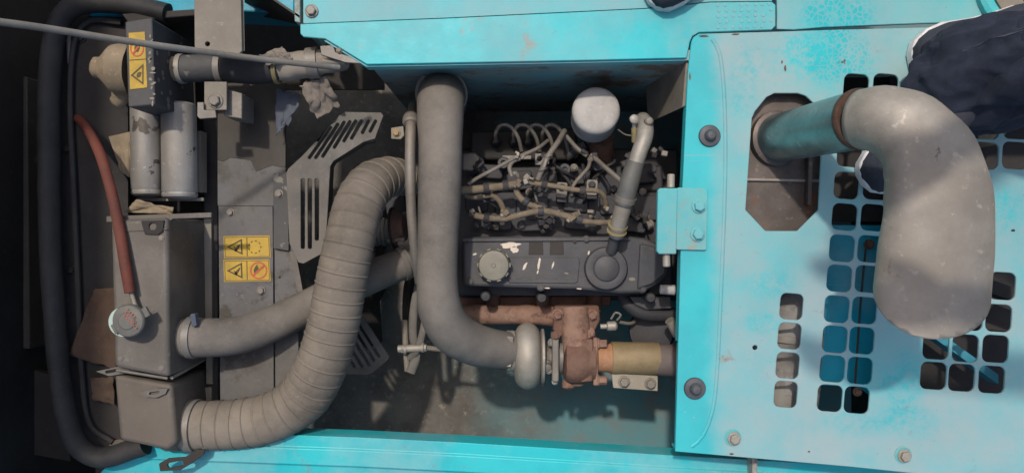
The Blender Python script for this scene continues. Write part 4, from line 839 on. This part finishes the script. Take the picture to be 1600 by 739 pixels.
# fan guards
fg = T('fan_guard', 'bent slotted steel fan guard above the ribbed hose', 'fan guard', (490, 300, -.25))
ZG = -.13
gpoly = [(447, 272), (450, 264), (472, 244), (530, 180), (538, 175), (595, 176), (599, 181), (586, 217), (568, 222), (521, 252), (516, 260), (512, 330), (508, 396), (498, 399), (474, 412), (466, 410), (452, 380)]
sl_ = [slot(473, 281, 473, 387, 6.5), slot(484, 281, 484, 387, 6.5), slot(495, 281, 495, 374, 6.5), slot(483, 247, 517, 199, 5), slot(493, 247, 528, 194, 5), slot(504, 245, 538, 191, 5), slot(522, 231, 547, 190, 5), slot(537, 221, 556, 189, 5), slot(549, 217, 565, 189, 5), slot(566, 208, 576, 189, 5), slot(578, 206, 587, 189, 5)]
prism('slotted_plate', gpoly, ZG, ZG - .006, M['guard'], fg, sl_, bevel=.0008, seg=1)
strip3('turned_edge', [(510, 332), (514, 259), (519, 251), (568, 221), (584, 218)], ZG - .0065, ZG - .04, -.003, M['guard'], fg)
prism('stay', [(452, 392), (462, 395), (476, 470), (470, 480)], ZG - .03, ZG - .05, M['guard'], fg)
lg = T('lower_fan_guard', 'small slotted fan guard half hidden right of the ribbed hose', 'fan guard', (570, 540, -.4))
lgp = [(500, 500), (562, 493), (568, 496), (608, 556), (606, 562), (580, 584), (572, 586), (500, 582)]
prism('slotted_plate', lgp, -.3, -.306, M['guard'], lg, [slot(558, 503, 592, 557, 4.5), slot(547, 504, 584, 563, 4.5), slot(536, 505, 577, 570, 4.5), slot(525, 506, 566, 573, 4.5), slot(514, 508, 554, 573, 4.5)], bevel=.0008, seg=1)
# fan blades and dark cowl below the guards
fn = T('cooling_fan', 'black cooling fan in the shadow between the guards', 'fan', (590, 400, -.5))
lathe('hub', P(575, 400, -.5), ax, [(.02, 0), (.06, .005), (.06, .03), (.02, .035)], M['black'], fn, n=24)
for k in range(7):
    a = k * 2 * math.pi / 7 + .2; d = Vector((0, math.cos(a), math.sin(a))); t = Vector((.5, -math.sin(a) * .6, math.cos(a) * .6)); c = P(580, 400, -.5)
    plate3('blade', [[c + d * .05 - t * .03, c + d * .05 + t * .03, c + d * .22 + t * .06, c + d * .24, c + d * .22 - t * .06]], Vector((.003, 0, 0)), M['black'], fn)

# rag and flaps
def crumple(name, poly, z, amp, mat, label, cat, seed, dz=(0, 0)):
    ea = 2.2 if 'foam' in name else 6
    us = [p[0] for p in poly]; vs_ = [p[1] for p in poly]; bm = bmesh.new()
    n1, n2 = 22, 14; G = []
    a, b, c, d = [Vector(p) for p in poly]
    for i in range(n1 + 1):
        row = []
        for j in range(n2 + 1):
            s, t = i / n1, j / n2
            q = a.lerp(b, s).lerp(d.lerp(c, s), t)
            e = ea * noise.noise(Vector((s * 5, t * 5, seed))); e2 = ea * noise.noise(Vector((s * 5, t * 5, seed + 7)))
            h = z + amp * (noise.noise(Vector((s * 2 + seed, t * 3, 1))) + .3 * noise.noise(Vector((s * 6 + seed, t * 7, 2)))) + dz[0] * s + dz[1] * t
            row.append(bm.verts.new(P(q.x + e * (1 if 0 < s < 1 else 1.4), q.y + e2, h)))
        G.append(row)
    for i in range(n1):
        for j in range(n2): bm.faces.new((G[i][j], G[i + 1][j], G[i + 1][j + 1], G[i][j + 1]))
    o = from_bm(name, bm, mat, None, ang=180); m = o.modifiers.new('thick', 'SOLIDIFY'); m.thickness = .003
    m2 = o.modifiers.new('sub', 'SUBSURF'); m2.levels = 1; m2.render_levels = 1
    return tag(o, label, cat)
crumple('rag', [(466, 134), (508, 118), (532, 164), (496, 188)], -.07, .012, M['cloth'], 'dirty frayed rag hanging below the pipe run', 'rag', 3, (0, -.03))
crumple('rag', [(400, 90), (440, 72), (458, 92), (420, 102)], -.02, .008, M['cloth'], 'pale crumpled cloth strip tied over the pipe run', 'rag', 5)
crumple('plastic_flap', [(432, 138), (470, 150), (452, 192), (430, 212)], -.125, .003, M['blueflap'], 'grey blue plastic flap below the dirty rag', 'flap', 8)
crumple('foam_sheet', [(146, 452), (182, 448), (182, 578), (106, 556)], -.09, .004, M['brown'], 'torn brown foam sheet wedged left of the upper tank', 'foam', 11)
crumple('foam_sheet', [(170, 214), (204, 206), (206, 280), (188, 268)], -.09, .008, M['tan'], 'folded tan foam strip left of the silver pipes', 'foam', 14)
crumple('foam_sheet', [(194, 332), (214, 312), (272, 326), (270, 336)], -.03, .008, M['tan'], 'tan foam wad between the silver pipes and the tank', 'foam', 17)
crumple('foam_sheet', [(140, 590), (178, 588), (180, 632), (146, 624)], -.095, .006, M['brown'], 'ragged brown foam lump left of the lower tank', 'foam', 21)

# radiator frame with its rubber seal
rf = T('radiator', 'black radiator frame with a rounded rubber seal along the left', 'radiator frame', (110, 370, -.3))
seal = [(262, 22, -.07), (200, 8, -.07), (140, 4, -.07), (104, 18, -.07), (84, 60, -.07), (76, 140, -.07), (76, 260, -.07), (78, 380, -.07), (84, 480, -.07), (92, 580, -.07), (106, 660, -.07), (126, 700, -.07), (160, 715, -.07), (205, 702, -.07), (228, 694, -.07)]
sweep('rubber_seal', [(P(*q), .021) for q in seal], M['seal'], rf, n=18, mod=lambda s, L, a: .0012 * math.sin(a * 3) + .0008 * noise.noise(Vector((s * 30, a, 3))))
sweep('inner_rib', [(P(*q), .006) for q in ((190, 36, -.1), (140, 34, -.1), (116, 70, -.1), (110, 160, -.1), (116, 300, -.1), (122, 440, -.1), (128, 580, -.1), (140, 660, -.1), (176, 690, -.1))], M['seal'], rf, n=10)
prism('frame_sheet', [(86, 30), (200, 20), (200, 700), (140, 700), (104, 640), (92, 480), (82, 200)], -.11, -.118, M['black'], rf)
prism('core', [(180, 20), (345, 20), (345, 700), (180, 700)], -.24, -.4, M['black'], rf)
for u, v, z in ((128, 60, -.108), (106, 233, -.108), (112, 422, -.108), (120, 668, -.108)): bolt(u, v, z, 13, M['black'], rf)
sweep('edge_strip', [(P(107, 52, -.1), .005), (P(109, 100, -.1), .004)], M['plate'], rf, n=8)
oc = T('outer_cooler_panel', 'dim brown edge of a panel in the dark gap at the far left', 'panel', (30, 340, -.4))
prism('panel', [(24, 120), (42, 120), (46, 545), (22, 545)], -.3, -.45, M['oil_shade'], oc, bevel=.003)
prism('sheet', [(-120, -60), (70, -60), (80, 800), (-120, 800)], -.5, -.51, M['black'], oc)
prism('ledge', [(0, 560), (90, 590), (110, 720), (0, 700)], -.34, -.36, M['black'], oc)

# ------------------------------------------------------------------ people standing on the covers
def shoe(parent, toe, heel, z0, wd=.1):                # sole and upper along toe-heel line, lying on height z0
    d = (heel - toe); L = d.length; d.normalize(); s = Vector((-d.y, d.x, 0))
    prof = [(0, .0), (.02, .45), (.08, .78), (.2, .97), (.33, 1.0), (.55, .80), (.75, .72), (.9, .7), (.97, .5), (1, .0)]
    left = [toe + d * L * t + s * wd / 2 * k for t, k in prof]; right = [toe + d * L * t - s * wd / 2 * k for t, k in prof[1:-1]][::-1]
    lp = [Vector((p.x, p.y, z0 + .028)) for p in left + right]
    plate3('sole', [lp], Vector((0, 0, -.028)), M['sole'], parent, bevel=.006, seg=3)
    bm = bmesh.new(); rings = []
    for t, hw, h in ((.012, .3, .03), (.04, .56, .05), (.1, .76, .062), (.2, .9, .07), (.33, .92, .078), (.5, .76, .095), (.65, .68, .115), (.8, .66, .125), (.93, .58, .12), (.985, .3, .1)):
        c = toe + d * L * t; ring = []
        for k in range(13):
            a = math.pi * k / 12; ring.append(bm.verts.new(Vector((c.x, c.y, z0 + .024)) + s * math.cos(a) * hw * wd / 2 + Vector((0, 0, (h - .024) * math.sin(a) ** .7))))
        rings.append(ring)
    for i in range(len(rings) - 1):
        for k in range(12): bm.faces.new((rings[i][k], rings[i][k + 1], rings[i + 1][k + 1], rings[i + 1][k]))
    bm.faces.new(rings[0]); bm.faces.new(rings[-1])
    from_bm('shoe', bm, M['shoe'], parent, ang=60)
def limb(bm, pts, n=20, wr=0, seed=0):
    """loft of ellipses: (center, rx, ry)"""
    rings = []
    fine = []
    for i in range(len(pts) - 1):
        m = 10
        for j in range(m):
            t = j / m; t2 = t * t * (3 - 2 * t)
            fine.append((pts[i][0].lerp(pts[i + 1][0], t), pts[i][1] + (pts[i + 1][1] - pts[i][1]) * t2, pts[i][2] + (pts[i + 1][2] - pts[i][2]) * t2))
    fine.append(pts[-1])
    for c, rx, ry in fine:
        ring = []
        for a in range(n):
            an = 2 * math.pi * a / n
            f = 1 + wr * (.35 - 1.5 * abs(noise.noise(Vector((math.cos(an) * 1.7 + seed, math.sin(an) * 1.7, c.z * 14 + math.cos(an + seed) * 2.2)))) + .35 * noise.noise(Vector((math.cos(an) * 1.2 + seed, math.sin(an) * 1.2, c.z * 6))) - .5 * abs(noise.noise(Vector((math.cos(an) * 2.6 + seed, math.sin(an) * 2.6, c.z * 30 + math.sin(an) * 2)))))
            ring.append(bm.verts.new(c + Vector((math.cos(an) * rx * f, math.sin(an) * ry * f, 0))))
        rings.append(ring)
    for i in range(len(rings) - 1):
        for a in range(n): bm.faces.new((rings[i][a], rings[i][(a + 1) % n], rings[i + 1][(a + 1) % n], rings[i + 1][a]))
    bm.faces.new(rings[0]); bm.faces.new(rings[-1])
V = Vector
def remesh(o, vox):
    m = o.modifiers.new('remesh', 'REMESH'); m.mode = 'VOXEL'; m.voxel_size = vox; m.use_smooth_shade = True
    s = o.modifiers.new('smooth', 'SMOOTH'); s.iterations = 3; s.factor = .5
# person at the right: lower trouser leg bunched over the shoes
pa = T('person', 'person in navy jeans standing on the cover beside the exhaust stack', 'person', (1510, 130, 0))
toeA, heelA = P(1343, 290, 0), P(1488, 165, 0)
shoe(pa, toeA, heelA, .0005)
toeB, heelB = P(1418, 110, 0), P(1600, 40, 0)
shoe(pa, toeB, heelB, .0005, .125)
bm = bmesh.new()
hipx, hipy = 1.22, .42
limb(bm, [(V((.845, .285, .05)), .112, .10), (V((.86, .29, .10)), .115, .10), (V((.90, .30, .17)), .10, .09), (V((.97, .31, .27)), .085, .08), (V((1.06, .33, .42)), .088, .085), (V((1.13, .37, .62)), .1, .1), (V((hipx - .06, hipy, .84)), .12, .13)], 60, .26, 2)
limb(bm, [(V((1.33, .62, .0)), .08, .08), (V((1.33, .62, .15)), .07, .07), (V((1.34, .6, .42)), .078, .078), (V((1.3, .52, .64)), .095, .095), (V((hipx + .06, hipy + .04, .84)), .12, .13)], 30, .06, 9)
limb(bm, [(V((hipx, hipy, .76)), .14, .13), (V((hipx, hipy, .88)), .17, .14), (V((hipx, hipy, 1.0)), .16, .13)], 30, .03, 4)
tr = from_bm('trousers', bm, M['jeans'], pa, ang=180); remesh(tr, .005)
for k, off_ in enumerate((0, .009)):                   # stitched side seam laid on the cloth
    sm = sweep('seam', [(V((.77, .33 + off_, .16)), .0016), (V((.84, .345 + off_, .24)), .0016), (V((.91, .355 + off_, .3)), .0016), (V((1.0, .37 + off_, .42)), .0016)], M['blueflap'], tr, n=6, step=.01)
    sw_ = sm.modifiers.new('wrap', 'SHRINKWRAP'); sw_.target = tr; sw_.offset = .0012
bm = bmesh.new()
limb(bm, [(V((hipx, hipy, .97)), .165, .135), (V((hipx, hipy, 1.12)), .17, .13), (V((hipx, hipy, 1.32)), .19, .13), (V((hipx, hipy, 1.42)), .14, .1), (V((hipx, hipy, 1.46)), .06, .06), (V((hipx, hipy, 1.52)), .055, .055)], 30, .02, 6)
ARM = [[V((hipx - .06, hipy - .15, 1.38)), V((.9, .235, 1.14)), V((.53, .19, .97))], [V((hipx - .06, hipy + .17, 1.38)), V((.84, .74, 1.16)), V((.53, .43, .99))]]
for A in ARM: sw = [(A[0], .06), (A[0].lerp(A[1], .5), .052), (A[1], .045), (A[1].lerp(A[2], .5), .04), (A[2], .032)]; tmp = sweep('tmp', sw, M['shirt'], None, n=18, step=.02); mw = Matrix.Translation(ORG[tmp.name]); tmp.data.transform(mw); bm.from_mesh(tmp.data); bpy.data.objects.remove(tmp)
sh = from_bm('shirt', bm, M['shirt'], pa, ang=180); remesh(sh, .014)
bm = bmesh.new()
limb(bm, [(V((hipx, hipy, 1.48)), .05, .05), (V((hipx, hipy, 1.53)), .055, .06), (V((hipx - .01, hipy, 1.58)), .075, .07), (V((hipx - .01, hipy, 1.65)), .088, .076), (V((hipx, hipy, 1.71)), .08, .07), (V((hipx, hipy, 1.745)), .04, .04)], 24)
limb(bm, [(V((hipx - .085, hipy, 1.60)), .012, .012), (V((hipx - .10, hipy, 1.61)), .016, .012), (V((hipx - .085, hipy, 1.65)), .008, .008)], 10)
for A in ARM:                                          # hands reaching out, palm down, fingers a little curled
    d = (A[2] - A[1]).normalized(); sd_ = Vector((-d.y, d.x, 0)).normalized(); h0 = A[2] - d * .02
    def add(ch):
        tmp = sweep('tmp', ch, M['skin'], None, n=12, step=.012); tmp.data.transform(Matrix.Translation(ORG[tmp.name])); bm.from_mesh(tmp.data); bpy.data.objects.remove(tmp)
    for f in range(4):
        o_ = sd_ * (-.028 + .0188 * f); ln = (.07, .08, .075, .058)[f]
        add([(h0, .018), (h0 + d * .05 + o_, .013), (h0 + d * .1 + o_, .0095), (h0 + d * (.1 + ln * .6) + o_ * 1.1 + V((0, 0, -.012)), .0085), (h0 + d * (.1 + ln * .9) + o_ * 1.1 + V((0, 0, -.035)), .0075)])
    add([(h0 + d * .02 - sd_ * .015, .014), (h0 + d * .055 - sd_ * .048, .0105), (h0 + d * .09 - sd_ * .058 + V((0, 0, -.012)), .009)])
bd = from_bm('head_and_hands', bm, M['skin'], pa, ang=180); remesh(bd, .006)

# second person sitting further back, one shoe on the walkway plate
pb = T('person', 'person whose dark shoe with a pale sole rests on the top edge', 'person', (1060, -20, .004))
toe2, heel2 = P(1012, 8, .004), P(1170, -130, .004)
shoe(pb, toe2, heel2, .0005, .098)
bm = bmesh.new()
limb(bm, [(V((.43, .60, .075)), .06, .07), (V((.46, .64, .11)), .058, .06), (V((.50, .76, .2)), .065, .07), (V((.53, .9, .27)), .075, .08), (V((.56, 1.1, .2)), .085, .1), (V((.58, 1.3, .13)), .12, .12)], 30, .08, 3)
limb(bm, [(V((.72, .62, .02)), .06, .07), (V((.72, .66, .1)), .058, .06), (V((.71, .78, .22)), .065, .07), (V((.70, .92, .29)), .075, .08), (V((.69, 1.12, .2)), .085, .1), (V((.68, 1.3, .13)), .12, .12)], 30, .08, 5)
limb(bm, [(V((.63, 1.3, .015)), .17, .16), (V((.63, 1.32, .12)), .18, .15), (V((.63, 1.34, .22)), .165, .13)], 30, .03, 4)
remesh(from_bm('trousers', bm, M['jeans'], pb, ang=180), .012)
bm = bmesh.new()
limb(bm, [(V((.63, 1.34, .2)), .165, .13), (V((.63, 1.38, .4)), .17, .12), (V((.63, 1.42, .58)), .19, .12), (V((.63, 1.42, .66)), .13, .09), (V((.63, 1.41, .7)), .06, .06), (V((.63, 1.4, .75)), .055, .055)], 30, .02, 6)
for sgn in (-1, 1): limb(bm, [(V((.63 + .17 * sgn, 1.42, .62)), .06, .06), (V((.63 + .23 * sgn, 1.4, .45)), .05, .05), (V((.63 + .22 * sgn, 1.25, .34)), .042, .042), (V((.63 + .16 * sgn, 1.08, .33)), .034, .034)], 18, .03, 8)
remesh(from_bm('shirt', bm, M['shirt'], pb, ang=180), .014)
bm = bmesh.new()
limb(bm, [(V((.63, 1.4, .72)), .05, .05), (V((.63, 1.39, .77)), .055, .06), (V((.63, 1.38, .82)), .07, .075), (V((.63, 1.38, .89)), .076, .088), (V((.63, 1.39, .95)), .07, .08), (V((.63, 1.39, .985)), .04, .04)], 24)
limb(bm, [(V((.63, 1.295, .84)), .012, .012), (V((.63, 1.285, .85)), .012, .016), (V((.63, 1.295, .89)), .008, .008)], 10)
for sgn in (-1, 1):
    c = V((.63 + .16 * sgn, 1.08, .33))
    limb(bm, [(c + V((0, 0, .02)), .034, .03), (c + V((0, -.06, .0)), .038, .022), (c + V((0, -.1, -.02)), .036, .02)], 14)
    for f in range(4): limb(bm, [(c + V((-.028 + .019 * f, -.09, -.005)), .009, .012), (c + V((-.028 + .019 * f, -.14, -.02)), .008, .01), (c + V((-.028 + .019 * f, -.155 - .006 * (f % 2), -.045)), .007, .008)], 10)
remesh(from_bm('head_and_hands', bm, M['skin'], pb, ang=180), .006)
# raised hood at the far left, propped open by the rod
rhd = T('raised_hood', 'black lined raised hood edge at the far left margin', 'hood', (5, 370, -.45))
hp0 = [V((-1.19, -.55, -.45)), V((-1.19, 1.3, -.45)), V((-1.1, 1.3, 1.3)), V((-1.1, -.55, 1.3))]
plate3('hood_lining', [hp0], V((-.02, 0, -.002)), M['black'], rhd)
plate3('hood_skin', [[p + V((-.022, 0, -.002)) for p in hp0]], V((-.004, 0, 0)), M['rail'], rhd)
